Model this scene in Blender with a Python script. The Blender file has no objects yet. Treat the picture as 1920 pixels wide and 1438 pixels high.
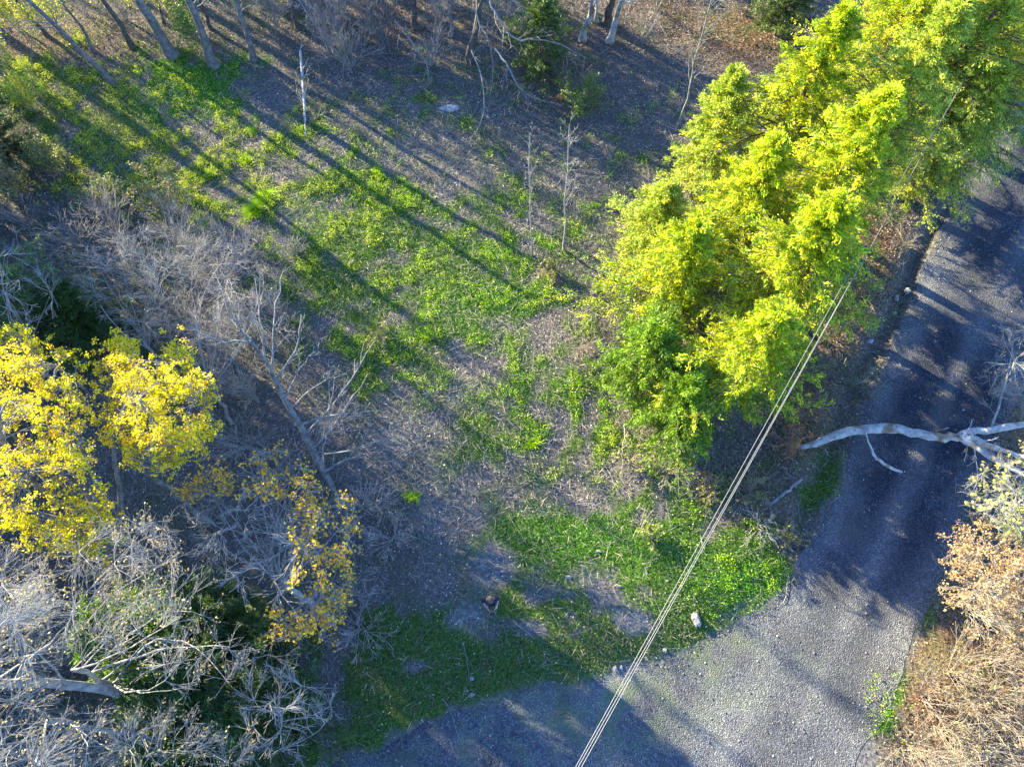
import bpy, bmesh, math, random
import numpy as np
from math import radians, sin, cos, pi

sc = bpy.context.scene
COL = sc.collection
rng = np.random.default_rng(7)

# ------------------------------------------------------------------ camera, sky, sun, exposure
CAM_H = 23.0
TILT = radians(23)
SUN_EL = radians(18)
SUN_AZ = math.atan2(0.60, -0.80)          # direction towards the sun, seen from above
cam_d = bpy.data.cameras.new("camera"); cam = bpy.data.objects.new("camera", cam_d); COL.objects.link(cam)
cam.location = (0, 0, CAM_H); cam.rotation_euler = (TILT, 0, 0)
cam_d.lens = 24; cam_d.sensor_width = 36; cam_d.clip_start = 0.1; cam_d.clip_end = 2000
sc.camera = cam
world = bpy.data.worlds.new("World"); sc.world = world; world.use_nodes = True
wn = world.node_tree
bg = wn.nodes["Background"]
sky = wn.nodes.new("ShaderNodeTexSky"); sky.sky_type = 'NISHITA'; sky.sun_disc = False
sky.sun_elevation = SUN_EL
sky.sun_rotation = (pi / 2 - SUN_AZ) % (2 * pi)
sky.air_density = 1.0; sky.dust_density = 0.3; sky.ozone_density = 2.5
skt = wn.nodes.new("ShaderNodeMix"); skt.data_type = 'RGBA'; skt.blend_type = 'MULTIPLY'; skt.inputs[0].default_value = 1.0
skt.inputs[7].default_value = (.74, .96, 1.30, 1)      # clear evening sky, a little deeper blue than the model's
wn.links.new(sky.outputs[0], skt.inputs[6]); wn.links.new(skt.outputs[2], bg.inputs[0]); bg.inputs[1].default_value = 0.105
sun_d = bpy.data.lights.new("sun", 'SUN'); sun = bpy.data.objects.new("sun", sun_d); COL.objects.link(sun)
sun_d.energy = 5.0; sun_d.angle = radians(0.5); sun_d.color = (1.0, 0.87, 0.52)
from mathutils import Vector
sd = Vector((cos(SUN_EL) * cos(SUN_AZ), cos(SUN_EL) * sin(SUN_AZ), sin(SUN_EL)))
sun.rotation_euler = (-sd).to_track_quat('-Z', 'Y').to_euler()
sun.location = (0, 0, 60)
sc.view_settings.view_transform = 'Standard'; sc.view_settings.look = 'None'
sc.view_settings.gamma = 1.0; sc.view_settings.exposure = 2.5
sc.render.engine = 'CYCLES'
sc.cycles.max_bounces = 6; sc.cycles.diffuse_bounces = 3; sc.cycles.transmission_bounces = 3

# ------------------------------------------------------------------ photo pixel <-> world
CF = np.array([0, sin(TILT), -cos(TILT)]); CU = np.array([0, cos(TILT), sin(TILT)]); CR = np.array([1.0, 0, 0])
def G(px, py, z=0.0):
    px = np.asarray(px, float); py = np.asarray(py, float); z = np.asarray(z, float)
    d = CF + CR * ((px[..., None] - 960) / 1280) + CU * ((719 - py[..., None]) / 1280)
    return np.array([0, 0, CAM_H]) + d * ((z[..., None] - CAM_H) / d[..., 2:3])
def PX(P):
    v = np.asarray(P, float) - np.array([0, 0, CAM_H])
    dp = v @ CF
    return 960 + 1280 * (v @ CR) / dp, 719 - 1280 * (v @ CU) / dp
def stand(bpx, tpx):
    """top of the most upright stem that starts at ground pixel bpx and ends on the sight line of tpx"""
    b = G(*bpx); a = G(*tpx)
    q = -a[:2] / CAM_H
    h = CAM_H + (b[:2] @ q) / (q @ q)
    return G(tpx[0], tpx[1], h)
def nrm(v):
    return v / np.maximum(np.linalg.norm(v, axis=-1, keepdims=True), 1e-9)

# ------------------------------------------------------------------ fields over the ground
RX0, RX1, RY0, RY1, RS = -36.0, 36.0, -7.0, 42.0, 0.1
gx = np.arange(RX0, RX1, RS); gy = np.arange(RY0, RY1, RS)
GXX, GYY = np.meshgrid(gx, gy)
def fgauss(shape, sig, r):
    n = r.standard_normal(shape)
    fy = np.fft.fftfreq(shape[0])[:, None]; fx = np.fft.rfftfreq(shape[1])[None]
    F = np.fft.rfft2(n) * np.exp(-2 * (pi * sig) ** 2 * (fx ** 2 + fy ** 2))
    o = np.fft.irfft2(F, s=shape); return (o - o.mean()) / o.std()
def blur(a, sig):
    p = int(sig * 3) + 1; b = np.pad(a, p, mode='edge')
    fy = np.fft.fftfreq(b.shape[0])[:, None]; fx = np.fft.rfftfreq(b.shape[1])[None]
    o = np.fft.irfft2(np.fft.rfft2(b) * np.exp(-2 * (pi * sig) ** 2 * (fx ** 2 + fy ** 2)), s=b.shape)
    return o[p:-p, p:-p]
SH = GXX.shape
N2 = fgauss(SH, 2.0, rng); N5 = fgauss(SH, 5, rng); N12 = fgauss(SH, 12, rng); N40 = fgauss(SH, 40, rng); N1 = fgauss(SH, 1.0, rng)
def inpoly(X, Y, poly):
    r = np.zeros(X.shape, bool); n = len(poly)
    for i in range(n):
        x1, y1 = poly[i]; x2, y2 = poly[(i + 1) % n]
        if y1 == y2: continue
        c = ((Y >= min(y1, y2)) & (Y < max(y1, y2))) & (X < x1 + (Y - y1) * (x2 - x1) / (y2 - y1))
        r ^= c
    return r
ROAD_L = [(2060, 20), (1975, 120), (1905, 200), (1850, 270), (1805, 355), (1755, 450), (1722, 540), (1680, 640), (1640, 735), (1600, 830),
          (1568, 920), (1535, 1005), (1500, 1080), (1430, 1180), (1385, 1260), (1350, 1350), (1320, 1440), (1290, 1540), (1240, 1700)]
ROAD_R = [(2500, 60), (2350, 190), (2200, 330), (2110, 430), (2040, 520), (1980, 610), (1930, 700), (1885, 790), (1842, 880),
          (1805, 960), (1775, 1040), (1748, 1110), (1715, 1190), (1690, 1265), (1655, 1340), (1620, 1405), (1600, 1445), (1560, 1540), (1500, 1700)]
DRIVE_T = [(560, 1480), (640, 1430), (800, 1368), (960, 1308), (1060, 1283), (1150, 1262), (1240, 1240), (1310, 1205), (1375, 1165), (1435, 1125), (1500, 1075)]
roadL = np.array([G(*p)[:2] for p in ROAD_L]); roadR = np.array([G(*p)[:2] for p in ROAD_R])
driveT = np.array([G(*p)[:2] for p in DRIVE_T])
driveB = np.array([(-12 + i * 2.0, -9.0) for i in range(len(DRIVE_T))])
road_poly = np.vstack([roadL, roadR[::-1]]); drive_poly = np.vstack([driveT, [(12.5, -9), (-14, -9)]])
in_road = inpoly(GXX, GYY, road_poly); in_drive = inpoly(GXX, GYY, drive_poly)
GRAV = (in_road | in_drive).astype(float); GRAVS = blur(GRAV, 3.0)
qx, qy = PX(np.stack([GXX, GYY, 0 * GXX], -1))
def blobs(lst):
    a = np.zeros(SH)
    for (x, y, rx, ry, rot, w) in lst:
        c, s = cos(radians(rot)), sin(radians(rot)); dx, dy = qx - x, qy - y
        u = (dx * c + dy * s) / rx; v = (-dx * s + dy * c) / ry
        a += w * np.exp(-(u * u + v * v))
    return a
F_GRASS = blobs([(860, 1300, 250, 50, -17, .7), (900, 1225, 200, 60, 0, .8), (1000, 700, 300, 200, 0, .15), (770, 1260, 210, 100, -10, .7), (370, 165, 90, 45, 20, 1.6), (470, 125, 40, 25, 0, .8), (230, 190, 120, 60, 15, .7), (150, 250, 110, 50, 0, .6), (250, 270, 130, 60, 20, .7),
    (330, 340, 130, 60, 20, .45), (640, 330, 170, 55, 35, .65), (760, 420, 150, 60, 35, .9), (850, 520, 170, 80, 20, .9), (900, 575, 95, 50, 0, 1.1), (650, 460, 110, 60, 30, .75),
    (740, 600, 120, 60, 10, .7), (640, 540, 80, 50, 0, .6), (790, 175, 50, 30, 0, .6), (760, 230, 90, 40, 0, .35), (960, 380, 90, 60, 0, .45), (950, 460, 120, 70, 0, .5),
    (1000, 640, 80, 60, 0, .4), (700, 690, 70, 60, 0, .45), (1010, 740, 110, 60, 20, .7), (950, 800, 80, 60, 0, .4), (890, 880, 60, 50, 0, .5), (1150, 860, 140, 60, 20, .6), (1050, 830, 60, 40, 0, .5),
    (1130, 1020, 190, 60, 5, 1.8), (1050, 1010, 80, 40, 0, 1.0), (1230, 1060, 130, 70, 0, 1.4), (1380, 1090, 120, 50, 0, 1.9), (1240, 960, 90, 40, 15, .7), (1450, 1060, 60, 40, 0, .8), (1340, 1140, 90, 40, 0, .6),
    (1080, 1150, 140, 50, 20, .7), (950, 1230, 280, 70, -5, .9), (800, 1290, 190, 70, -20, 1.0), (700, 1370, 130, 50, -20, .9), (1200, 1200, 130, 55, -10, .8), (850, 620, 420, 260, 25, .22), (400, 300, 320, 160, 20, .25), (770, 1180, 100, 70, 0, .35), (700, 1250, 80, 60, 0, .5),
    (1545, 900, 30, 60, 20, .7), (1660, 1310, 35, 70, 20, 1.0), (1640, 1400, 35, 50, 20, .9), (1740, 1165, 25, 40, 0, .6), (100, 150, 120, 60, 0, .35), (480, 390, 40, 30, 0, .4), (1190, 300, 70, 60, 30, .3), (1500, 990, 25, 60, 20, .5)])
F_DIRT = blobs([(925, 1070, 45, 35, -30, 1.1), (880, 1160, 40, 30, 0, 1.1), (985, 1178, 38, 18, 10, 1.2), (1110, 1060, 30, 30, 60, .7), (1120, 1100, 70, 20, 20, .7), (1180, 1160, 60, 25, 30, .9), (1060, 1115, 30, 12, 40, .6),
    (1080, 1185, 45, 10, -30, .8), (760, 820, 90, 60, 30, .55), (880, 730, 90, 40, 0, .45), (850, 980, 60, 60, 40, .7), (700, 880, 60, 60, 0, .3), (840, 210, 35, 15, 0, .9), (740, 290, 60, 25, 0, .5),
    (870, 350, 100, 60, 30, .35), (600, 1000, 60, 30, 0, .2), (950, 610, 60, 40, 0, .35), (570, 410, 60, 30, 20, .5), (500, 200, 100, 40, 30, .35), (780, 1250, 30, 15, 0, .8), (1200, 1240, 120, 20, -8, .5),
    (950, 1295, 120, 14, -18, .5), (1380, 1140, 50, 12, -35, .6), (1030, 960, 160, 30, 0, .3)])
F_BROWN = blobs([(1560, 620, 90, 190, 25, 1.0), (1620, 460, 80, 90, 0, .9), (1500, 800, 80, 70, 0, 1.0), (1400, 900, 90, 60, 0, .8), (1430, 990, 70, 50, 0, .7), (1790, 1330, 160, 150, 0, 1.2), (1850, 1200, 90, 120, 0, 1.0),
    (1870, 800, 60, 100, 0, .6), (1350, 60, 120, 70, 30, 1.2), (1000, 60, 400, 60, 0, .5), (120, 90, 200, 60, 0, .6), (700, 60, 120, 60, 0, .6)])
F_PURP = blobs([(680, 1050, 60, 140, 10, 1.0), (600, 950, 120, 100, 0, .7), (450, 650, 140, 200, 0, .6), (650, 1180, 50, 60, 0, 1.0), (1250, 130, 200, 100, 10, .9), (1150, 300, 120, 120, 0, .7), (700, 110, 200, 60, 0, .6), (560, 800, 80, 80, 0, .5)])
gmask = np.clip(F_GRASS * .68 + np.minimum(F_GRASS, .7) * (0.30 * N5 + 0.34 * N2 + 0.16 * N12) + 0.08 * N5 + 0.10 * N2 + 0.16 - .14 * F_PURP, 0, 1) * (1 - np.clip(GRAVS * 1.5 - .35, 0, 1))
gmask = np.clip(gmask * (1 - np.clip(F_DIRT * 1.0 - .12 + (.3 * N5 + .35 * N2) * F_DIRT, 0, .85)), 0, 1)
dmask = np.clip(F_DIRT * (1 + .35 * N5) + 0.05 * N12 + np.clip(GRAVS * 2 - .2, 0, 1) * .8, 0, 1)
bmask = np.clip(F_BROWN * (.8 + .2 * N12), 0, 1); pmask = np.clip(F_PURP * (.9 + .25 * N12), 0, 1)
ditch_line = np.array([G(*p)[:2] for p in [(1790, 400), (1722, 480), (1690, 570), (1640, 660), (1590, 750), (1555, 850), (1520, 940), (1490, 1020)]])
def dist_line(X, Y, L):
    d = np.full(X.shape, 1e9)
    for a, b in zip(L[:-1], L[1:]):
        ab = b - a; t = np.clip(((X - a[0]) * ab[0] + (Y - a[1]) * ab[1]) / (ab @ ab), 0, 1)
        d = np.minimum(d, np.hypot(X - a[0] - t * ab[0], Y - a[1] - t * ab[1]))
    return d
ditch = np.exp(-(dist_line(GXX, GYY, ditch_line) / 0.45) ** 2)
HZ = (0.05 * N12 + 0.10 * N40 + 0.015 * N5 + .12) * (1 - np.clip(blur(GRAV, 9) * 2.3, 0, 1)) - 0.28 * ditch * (1 - np.clip(GRAVS * 2, 0, 1)) - 0.003
def samp(F, x, y):
    u = np.clip((np.asarray(x) - RX0) / RS, 0, SH[1] - 1.001); v = np.clip((np.asarray(y) - RY0) / RS, 0, SH[0] - 1.001)
    i = u.astype(int); j = v.astype(int); fu = u - i; fv = v - j
    return F[j, i] * (1 - fu) * (1 - fv) + F[j, i + 1] * fu * (1 - fv) + F[j + 1, i] * (1 - fu) * fv + F[j + 1, i + 1] * fu * fv
def hz(x, y): return samp(HZ, x, y)
def gz(p):
    p = np.array(p, float); p[2] = hz(p[0], p[1]); return p

# ------------------------------------------------------------------ materials
def new_mat(name):
    m = bpy.data.materials.new(name); m.use_nodes = True; nt = m.node_tree; nt.nodes.clear()
    out = nt.nodes.new("ShaderNodeOutputMaterial"); return m, nt, out
def nd(nt, t, **kw):
    n = nt.nodes.new(t)
    for k, v in kw.items(): setattr(n, k, v)
    return n
def noise(nt, co, scale, detail=3, rough=.6):
    n = nd(nt, "ShaderNodeTexNoise"); n.inputs["Scale"].default_value = scale; n.inputs["Detail"].default_value = detail
    n.inputs["Roughness"].default_value = rough; nt.links.new(co, n.inputs["Vector"]); return n
def ramp(nt, fac, stops):
    r = nd(nt, "ShaderNodeValToRGB"); nt.links.new(fac, r.inputs[0]); e = r.color_ramp.elements
    while len(e) < len(stops): e.new(.5)
    for k, (p, c) in enumerate(stops): e[k].position = p; e[k].color = (*c, 1) if len(c) == 3 else c
    return r
def mixc(nt, fac, a, b, mode='MIX'):
    m = nd(nt, "ShaderNodeMix", data_type='RGBA', blend_type=mode)
    for k, v in ((0, fac), (6, a), (7, b)):
        if isinstance(v, (int, float)): m.inputs[k].default_value = v
        elif isinstance(v, tuple): m.inputs[k].default_value = (*v, 1)
        else: nt.links.new(v, m.inputs[k])
    return m.outputs[2]
def math_n(nt, op, a, b=None, clamp=False):
    m = nd(nt, "ShaderNodeMath", operation=op); m.use_clamp = clamp
    for k, v in ((0, a), (1, b)):
        if v is None: continue
        if isinstance(v, (int, float)): m.inputs[k].default_value = v
        else: nt.links.new(v, m.inputs[k])
    return m.outputs[0]
def leaf_mat(name, trans=.35, gloss=0.12):
    m, nt, out = new_mat(name)
    at = nd(nt, "ShaderNodeAttribute", attribute_name="col")
    d = nd(nt, "ShaderNodeBsdfDiffuse"); t = nd(nt, "ShaderNodeBsdfTranslucent"); mx = nd(nt, "ShaderNodeMixShader")
    tc = mixc(nt, 1.0, at.outputs[0], (1.1, 1.05, .6), 'MULTIPLY')
    nt.links.new(at.outputs[0], d.inputs[0]); nt.links.new(tc, t.inputs[0]); mx.inputs[0].default_value = trans
    nt.links.new(d.outputs[0], mx.inputs[1]); nt.links.new(t.outputs[0], mx.inputs[2])
    if gloss:
        g = nd(nt, "ShaderNodeBsdfGlossy"); g.inputs["Roughness"].default_value = .45; m2 = nd(nt, "ShaderNodeMixShader"); m2.inputs[0].default_value = gloss * .3
        nt.links.new(mx.outputs[0], m2.inputs[1]); nt.links.new(g.outputs[0], m2.inputs[2]); nt.links.new(m2.outputs[0], out.inputs[0])
    else: nt.links.new(mx.outputs[0], out.inputs[0])
    return m
def bark_mat(name, c1, c2, scale=6, streak=False):
    m, nt, out = new_mat(name); co = nd(nt, "ShaderNodeTexCoord").outputs["Object"]
    n = noise(nt, co, scale, 4); r = ramp(nt, n.outputs[0], [(.3, c1), (.62, c2)])
    b = nd(nt, "ShaderNodeBsdfPrincipled"); b.inputs["Roughness"].default_value = .9
    colo = r.outputs[0]
    if streak:
        n2 = noise(nt, co, 9, 5, .7); r2 = ramp(nt, n2.outputs[0], [(.35, (.08, .07, .065)), (.42, (1, 1, 1))])
        colo = mixc(nt, 1.0, colo, r2.outputs[0], 'MULTIPLY')
        n3 = noise(nt, co, 1.6, 2); r3 = ramp(nt, n3.outputs[0], [(.52, (1, 1, 1)), (.60, (.62, .45, .30))]); colo = mixc(nt, 1.0, colo, r3.outputs[0], 'MULTIPLY')
    bp = nd(nt, "ShaderNodeBump"); bp.inputs["Strength"].default_value = .5; bp.inputs["Distance"].default_value = .02
    nb = noise(nt, co, 30, 3); nt.links.new(nb.outputs[0], bp.inputs["Height"]); nt.links.new(bp.outputs[0], b.inputs["Normal"])
    nt.links.new(colo, b.inputs["Base Color"]); nt.links.new(b.outputs[0], out.inputs[0]); return m
def plain(name, c, rough=.7, metal=0, var=.25, scale=20):
    m, nt, out = new_mat(name); co = nd(nt, "ShaderNodeTexCoord").outputs["Object"]; n = noise(nt, co, scale, 3)
    r = ramp(nt, n.outputs[0], [(.3, tuple(v * (1 - var) for v in c)), (.7, tuple(min(1, v * (1 + var)) for v in c))])
    b = nd(nt, "ShaderNodeBsdfPrincipled"); b.inputs["Roughness"].default_value = rough; b.inputs["Metallic"].default_value = metal
    nt.links.new(r.outputs[0], b.inputs["Base Color"]); nt.links.new(b.outputs[0], out.inputs[0]); return m

def ground_mat():
    m, nt, out = new_mat("forest_floor"); co = nd(nt, "ShaderNodeTexCoord").outputs["Object"]
    at = nd(nt, "ShaderNodeAttribute", attribute_name="mask"); sp = nd(nt, "ShaderNodeSeparateColor"); nt.links.new(at.outputs[0], sp.inputs[0])
    fine = noise(nt, co, 9, 6, .75); mid = noise(nt, co, 1.3, 4, .6)
    lit = ramp(nt, fine.outputs[0], [(.33, (.045, .042, .040)), (.48, (.12, .112, .104)), (.56, (.19, .175, .16)), (.70, (.38, .35, .31))])
    litp = mixc(nt, mid.outputs[0], lit.outputs[0], (.11, .098, .098))
    brown = ramp(nt, fine.outputs[0], [(.33, (.04, .024, .016)), (.5, (.14, .085, .052)), (.68, (.34, .22, .14))])
    c = mixc(nt, sp.outputs[2], litp, brown.outputs[0])
    dirt = ramp(nt, fine.outputs[0], [(.33, (.06, .062, .07)), (.5, (.13, .13, .14)), (.66, (.30, .29, .29))])
    c = mixc(nt, sp.outputs[1], c, dirt.outputs[0])
    gr = ramp(nt, fine.outputs[0], [(.33, (.016, .040, .006)), (.5, (.050, .115, .016)), (.68, (.12, .22, .04))])
    gf = math_n(nt, 'MULTIPLY_ADD', fine.outputs[0], 1.2); gf.node.inputs[2].default_value = -.6
    g2 = math_n(nt, 'ADD', sp.outputs[0], gf); g3 = math_n(nt, 'MULTIPLY', g2, sp.outputs[0]); g4 = math_n(nt, 'MULTIPLY', g3, 1.5, True)
    c = mixc(nt, g4, c, gr.outputs[0])
    b = nd(nt, "ShaderNodeBsdfPrincipled"); b.inputs["Roughness"].default_value = 1; b.inputs["Specular IOR Level"].default_value = .1
    bp = nd(nt, "ShaderNodeBump"); bp.inputs["Strength"].default_value = .8; bp.inputs["Distance"].default_value = .06
    nt.links.new(fine.outputs[0], bp.inputs["Height"]); nt.links.new(bp.outputs[0], b.inputs["Normal"])
    nt.links.new(c, b.inputs["Base Color"]); nt.links.new(b.outputs[0], out.inputs[0]); return m
def gravel_mat():
    """crushed stone; mask.r = worn wheel track (finer, darker fines), mask.g = grass growing through, mask.b = pale loose stone"""
    m, nt, out = new_mat("crushed_gravel"); co = nd(nt, "ShaderNodeTexCoord").outputs["Object"]
    at = nd(nt, "ShaderNodeAttribute", attribute_name="mask"); sp = nd(nt, "ShaderNodeSeparateColor"); nt.links.new(at.outputs[0], sp.inputs[0])
    v = nd(nt, "ShaderNodeTexVoronoi"); v.inputs["Scale"].default_value = 31; v.inputs["Randomness"].default_value = 1; nt.links.new(co, v.inputs["Vector"])
    vs = nd(nt, "ShaderNodeSeparateColor"); nt.links.new(v.outputs["Color"], vs.inputs[0])
    stones = ramp(nt, vs.outputs[0], [(.0, (.05, .055, .07)), (.55, (.115, .12, .14)), (.85, (.17, .17, .19)), (1.0, (.28, .28, .30))])
    stones2 = ramp(nt, vs.outputs[0], [(.0, (.12, .12, .13)), (.5, (.185, .185, .19)), (.85, (.26, .255, .25)), (1.0, (.40, .39, .385))])
    worn = ramp(nt, vs.outputs[1], [(.0, (.022, .026, .042)), (.7, (.040, .046, .066)), (1.0, (.13, .135, .16))])
    mid = noise(nt, co, .9, 5, .65); fine = noise(nt, co, 24, 4, .7)
    c = mixc(nt, sp.outputs[2], stones.outputs[0], stones2.outputs[0])
    wv = math_n(nt, 'MULTIPLY_ADD', mid.outputs[0], .9); wv.node.inputs[2].default_value = -.45
    wf = math_n(nt, 'ADD', sp.outputs[0], wv, True); wf = math_n(nt, 'MULTIPLY', wf, sp.outputs[0], True); wf = math_n(nt, 'MULTIPLY', wf, 1.4, True)
    c = mixc(nt, wf, c, worn.outputs[0])
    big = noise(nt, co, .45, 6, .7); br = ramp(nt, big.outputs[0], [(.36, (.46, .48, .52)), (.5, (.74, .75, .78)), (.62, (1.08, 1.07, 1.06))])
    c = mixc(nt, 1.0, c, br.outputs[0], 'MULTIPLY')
    dirt = ramp(nt, fine.outputs[0], [(.35, (.07, .062, .055)), (.65, (.16, .145, .13))]); dn = noise(nt, co, .75, 4, .6)
    df = math_n(nt, 'SUBTRACT', dn.outputs[0], .50); df = math_n(nt, 'MULTIPLY', df, 3.5, True); df = math_n(nt, 'MULTIPLY', df, .55)
    c = mixc(nt, df, c, dirt.outputs[0])
    gcol = ramp(nt, fine.outputs[0], [(.35, (.05, .07, .035)), (.6, (.13, .17, .075))])
    gv = math_n(nt, 'SUBTRACT', mid.outputs[0], .42); gv = math_n(nt, 'MULTIPLY', gv, 4.0, True); gf = math_n(nt, 'MULTIPLY', gv, sp.outputs[1], True)
    c = mixc(nt, gf, c, gcol.outputs[0])
    b = nd(nt, "ShaderNodeBsdfPrincipled"); b.inputs["Roughness"].default_value = .9; b.inputs["Specular IOR Level"].default_value = .2
    bp = nd(nt, "ShaderNodeBump"); bp.inputs["Strength"].default_value = .9; bp.inputs["Distance"].default_value = .03
    nt.links.new(v.outputs["Distance"], bp.inputs["Height"]); bp.invert = True; nt.links.new(bp.outputs[0], b.inputs["Normal"])
    nt.links.new(c, b.inputs["Base Color"]); nt.links.new(b.outputs[0], out.inputs[0]); return m
M = dict(
    leaf=leaf_mat("leaf"), litter=leaf_mat("dead_leaf", .1, 0), straw=leaf_mat("straw", .1, 0), needle=leaf_mat("needle", .3, .1),
    bark=bark_mat("grey_bark", (.055, .055, .057), (.21, .205, .205)), pale=bark_mat("pale_bark", (.11, .11, .113), (.29, .288, .29)),
    twig=bark_mat("twig_bark", (.17, .155, .15), (.36, .335, .325), 3), dark=bark_mat("dark_bark", (.035, .03, .028), (.12, .11, .105)),
    birch=bark_mat("birch_bark", (.24, .237, .235), (.50, .49, .485), 5, True), tan=bark_mat("tan_stem", (.13, .105, .09), (.32, .27, .225), 3),
    wood=bark_mat("hemlock_bark", (.06, .04, .03), (.16, .12, .09)), rot=bark_mat("rotten_wood", (.22, .09, .03), (.60, .30, .10), 8),
    ground=ground_mat(), gravel=gravel_mat(), wire=plain("aluminium_wire", (.20, .20, .215), .45, .0, .1),
    rock=plain("pale_rock", (.25, .245, .24), .95, 0, .5, 14), greyrock=plain("grey_rock", (.28, .28, .29), .9, 0, .35, 8), pole=plain("pole_wood", (.16, .12, .09), .9),
    shirt=plain("navy_cotton", (.010, .011, .028), .9), trousers=plain("dark_denim", (.018, .022, .045), .9), skin=plain("skin", (.34, .20, .16), .55, 0, .08),
    hair=plain("straw_hair", (.075, .062, .052), .8, 0, .4, 60), black=plain("black_plastic", (.01, .01, .012), .4, 0, .1), shoe=plain("shoe", (.03, .03, .035), .6),
    soil=plain("damp_soil", (.085, .085, .09), .95, 0, .5, 25),
)

# ------------------------------------------------------------------ mesh helpers
def mesh_np(name, V, F, mat, parent=None, col=None, vcol=None, smooth=False, loc=None):
    V = np.ascontiguousarray(V, np.float32).reshape(-1, 3)
    if loc is not None: V = V - np.asarray(loc, np.float32)
    Fs = F if isinstance(F, list) else [F]
    Fs = [np.asarray(f, np.int32) for f in Fs if len(f)]
    me = bpy.data.meshes.new(name)
    me.vertices.add(len(V)); me.vertices.foreach_set("co", V.ravel())
    nl = sum(f.size for f in Fs); nf = sum(len(f) for f in Fs)
    me.loops.add(nl); me.polygons.add(nf)
    me.loops.foreach_set("vertex_index", np.concatenate([f.ravel() for f in Fs]))
    st = []; o = 0
    for f in Fs: st.append(o + np.arange(len(f)) * f.shape[1]); o += f.size
    me.polygons.foreach_set("loop_start", np.concatenate(st).astype(np.int32))
    if smooth: me.polygons.foreach_set("use_smooth", np.ones(nf, bool))
    me.update(calc_edges=True)
    if col is not None:
        a = me.attributes.new("col", 'FLOAT_COLOR', 'FACE'); c = np.ones((nf, 4), np.float32); c[:, :3] = col; a.data.foreach_set("color", c.ravel())
    if vcol is not None:
        a = me.attributes.new("mask", 'FLOAT_COLOR', 'POINT'); c = np.ones((len(V), 4), np.float32); c[:, :3] = vcol; a.data.foreach_set("color", c.ravel())
    me.materials.append(mat)
    o = bpy.data.objects.new(name, me); COL.objects.link(o)
    if loc is not None and parent is None: o.location = tuple(float(v) for v in loc)
    if parent is not None: o.parent = parent
    return o
def tag(o, label=None, cat=None, group=None, kind=None):
    if label: o['label'] = label
    if cat: o['category'] = cat
    if group: o['group'] = group
    if kind: o['kind'] = kind
    return o
def thing(name, label, cat, loc, group=None):
    o = bpy.data.objects.new(name, None); COL.objects.link(o); o.location = tuple(float(v) for v in loc); o.empty_display_size = .3
    return tag(o, label, cat, group)
def tubes(P, R, sides=5, cap=False):
    P = np.asarray(P, float); R = np.asarray(R, float); Mn, N, _ = P.shape
    T = nrm(np.gradient(P, axis=1)); ch = nrm(P[:, -1] - P[:, 0])
    ref = np.zeros((Mn, 3)); ref[np.arange(Mn), np.argmin(np.abs(ch), 1)] = 1
    B = nrm(np.cross(T, ref[:, None])); C = np.cross(B, T)
    a = np.arange(sides) * 2 * pi / sides
    V = P[:, :, None] + R[:, :, None, None] * (np.cos(a)[:, None] * B[:, :, None] + np.sin(a)[:, None] * C[:, :, None])
    i = np.arange(Mn)[:, None, None] * N * sides; j = np.arange(N - 1)[None, :, None] * sides; k = np.arange(sides)[None, None]; k2 = (k + 1) % sides
    F = np.stack([i + j + k, i + j + k2, i + j + sides + k2, i + j + sides + k], -1).reshape(-1, 4)
    return V.reshape(-1, 3), F
def join(parts):
    Vs, Fs, o = [], [], 0
    for V, F in parts:
        if len(V) == 0: continue
        Vs.append(V); Fs.append(F + o); o += len(V)
    return np.concatenate(Vs), np.concatenate(Fs)
def at_t(P, t):
    N = P.shape[1]; u = np.clip(t * (N - 1), 0, N - 1.001); i = u.astype(int); f = (u - i)[:, None]; m = np.arange(len(P))
    return P[m, i] * (1 - f) + P[m, i + 1] * f, nrm(P[m, i + 1] - P[m, i])
def at_r(R, t):
    N = R.shape[1]; u = np.clip(t * (N - 1), 0, N - 1.001); i = u.astype(int); f = u - i; m = np.arange(len(R)); return R[m, i] * (1 - f) + R[m, i + 1] * f
def grow(P0, D, L, N, wig, up, r):
    Mn = len(P0); P = np.zeros((Mn, N, 3)); P[:, 0] = P0; d = nrm(D); st = (L / (N - 1))[:, None]
    for k in range(1, N):
        P[:, k] = P[:, k - 1] + d * st
        d = nrm(d + wig * r.standard_normal((Mn, 3)) + np.array([0, 0, up]))
    return P
def spawn(P, R, k, trange, lratio, ang, up, wig, N, r, rr=.6, flat=0, lmin=.05, r_end=.35):
    Mn = len(P); idx = np.repeat(np.arange(Mn), k); t = r.uniform(*trange, len(idx)); S, T = at_t(P[idx], t)
    Lp = np.linalg.norm(np.diff(P, axis=1), axis=2).sum(1)[idx]
    q = r.standard_normal((len(idx), 3)); q[:, 2] *= (1 - flat); q = nrm(q - (q * T).sum(1, keepdims=True) * T)
    a = radians(ang) * r.uniform(.65, 1.3, len(idx)); D = np.cos(a)[:, None] * T + np.sin(a)[:, None] * q
    L = np.maximum(Lp * r.uniform(*lratio, len(idx)) * (1.15 - .7 * t), lmin)
    C = grow(S, D, L, N, wig, up, r); R0 = at_r(R[idx], t) * rr
    return C, R0[:, None] * np.linspace(1, r_end, N)[None]
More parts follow.
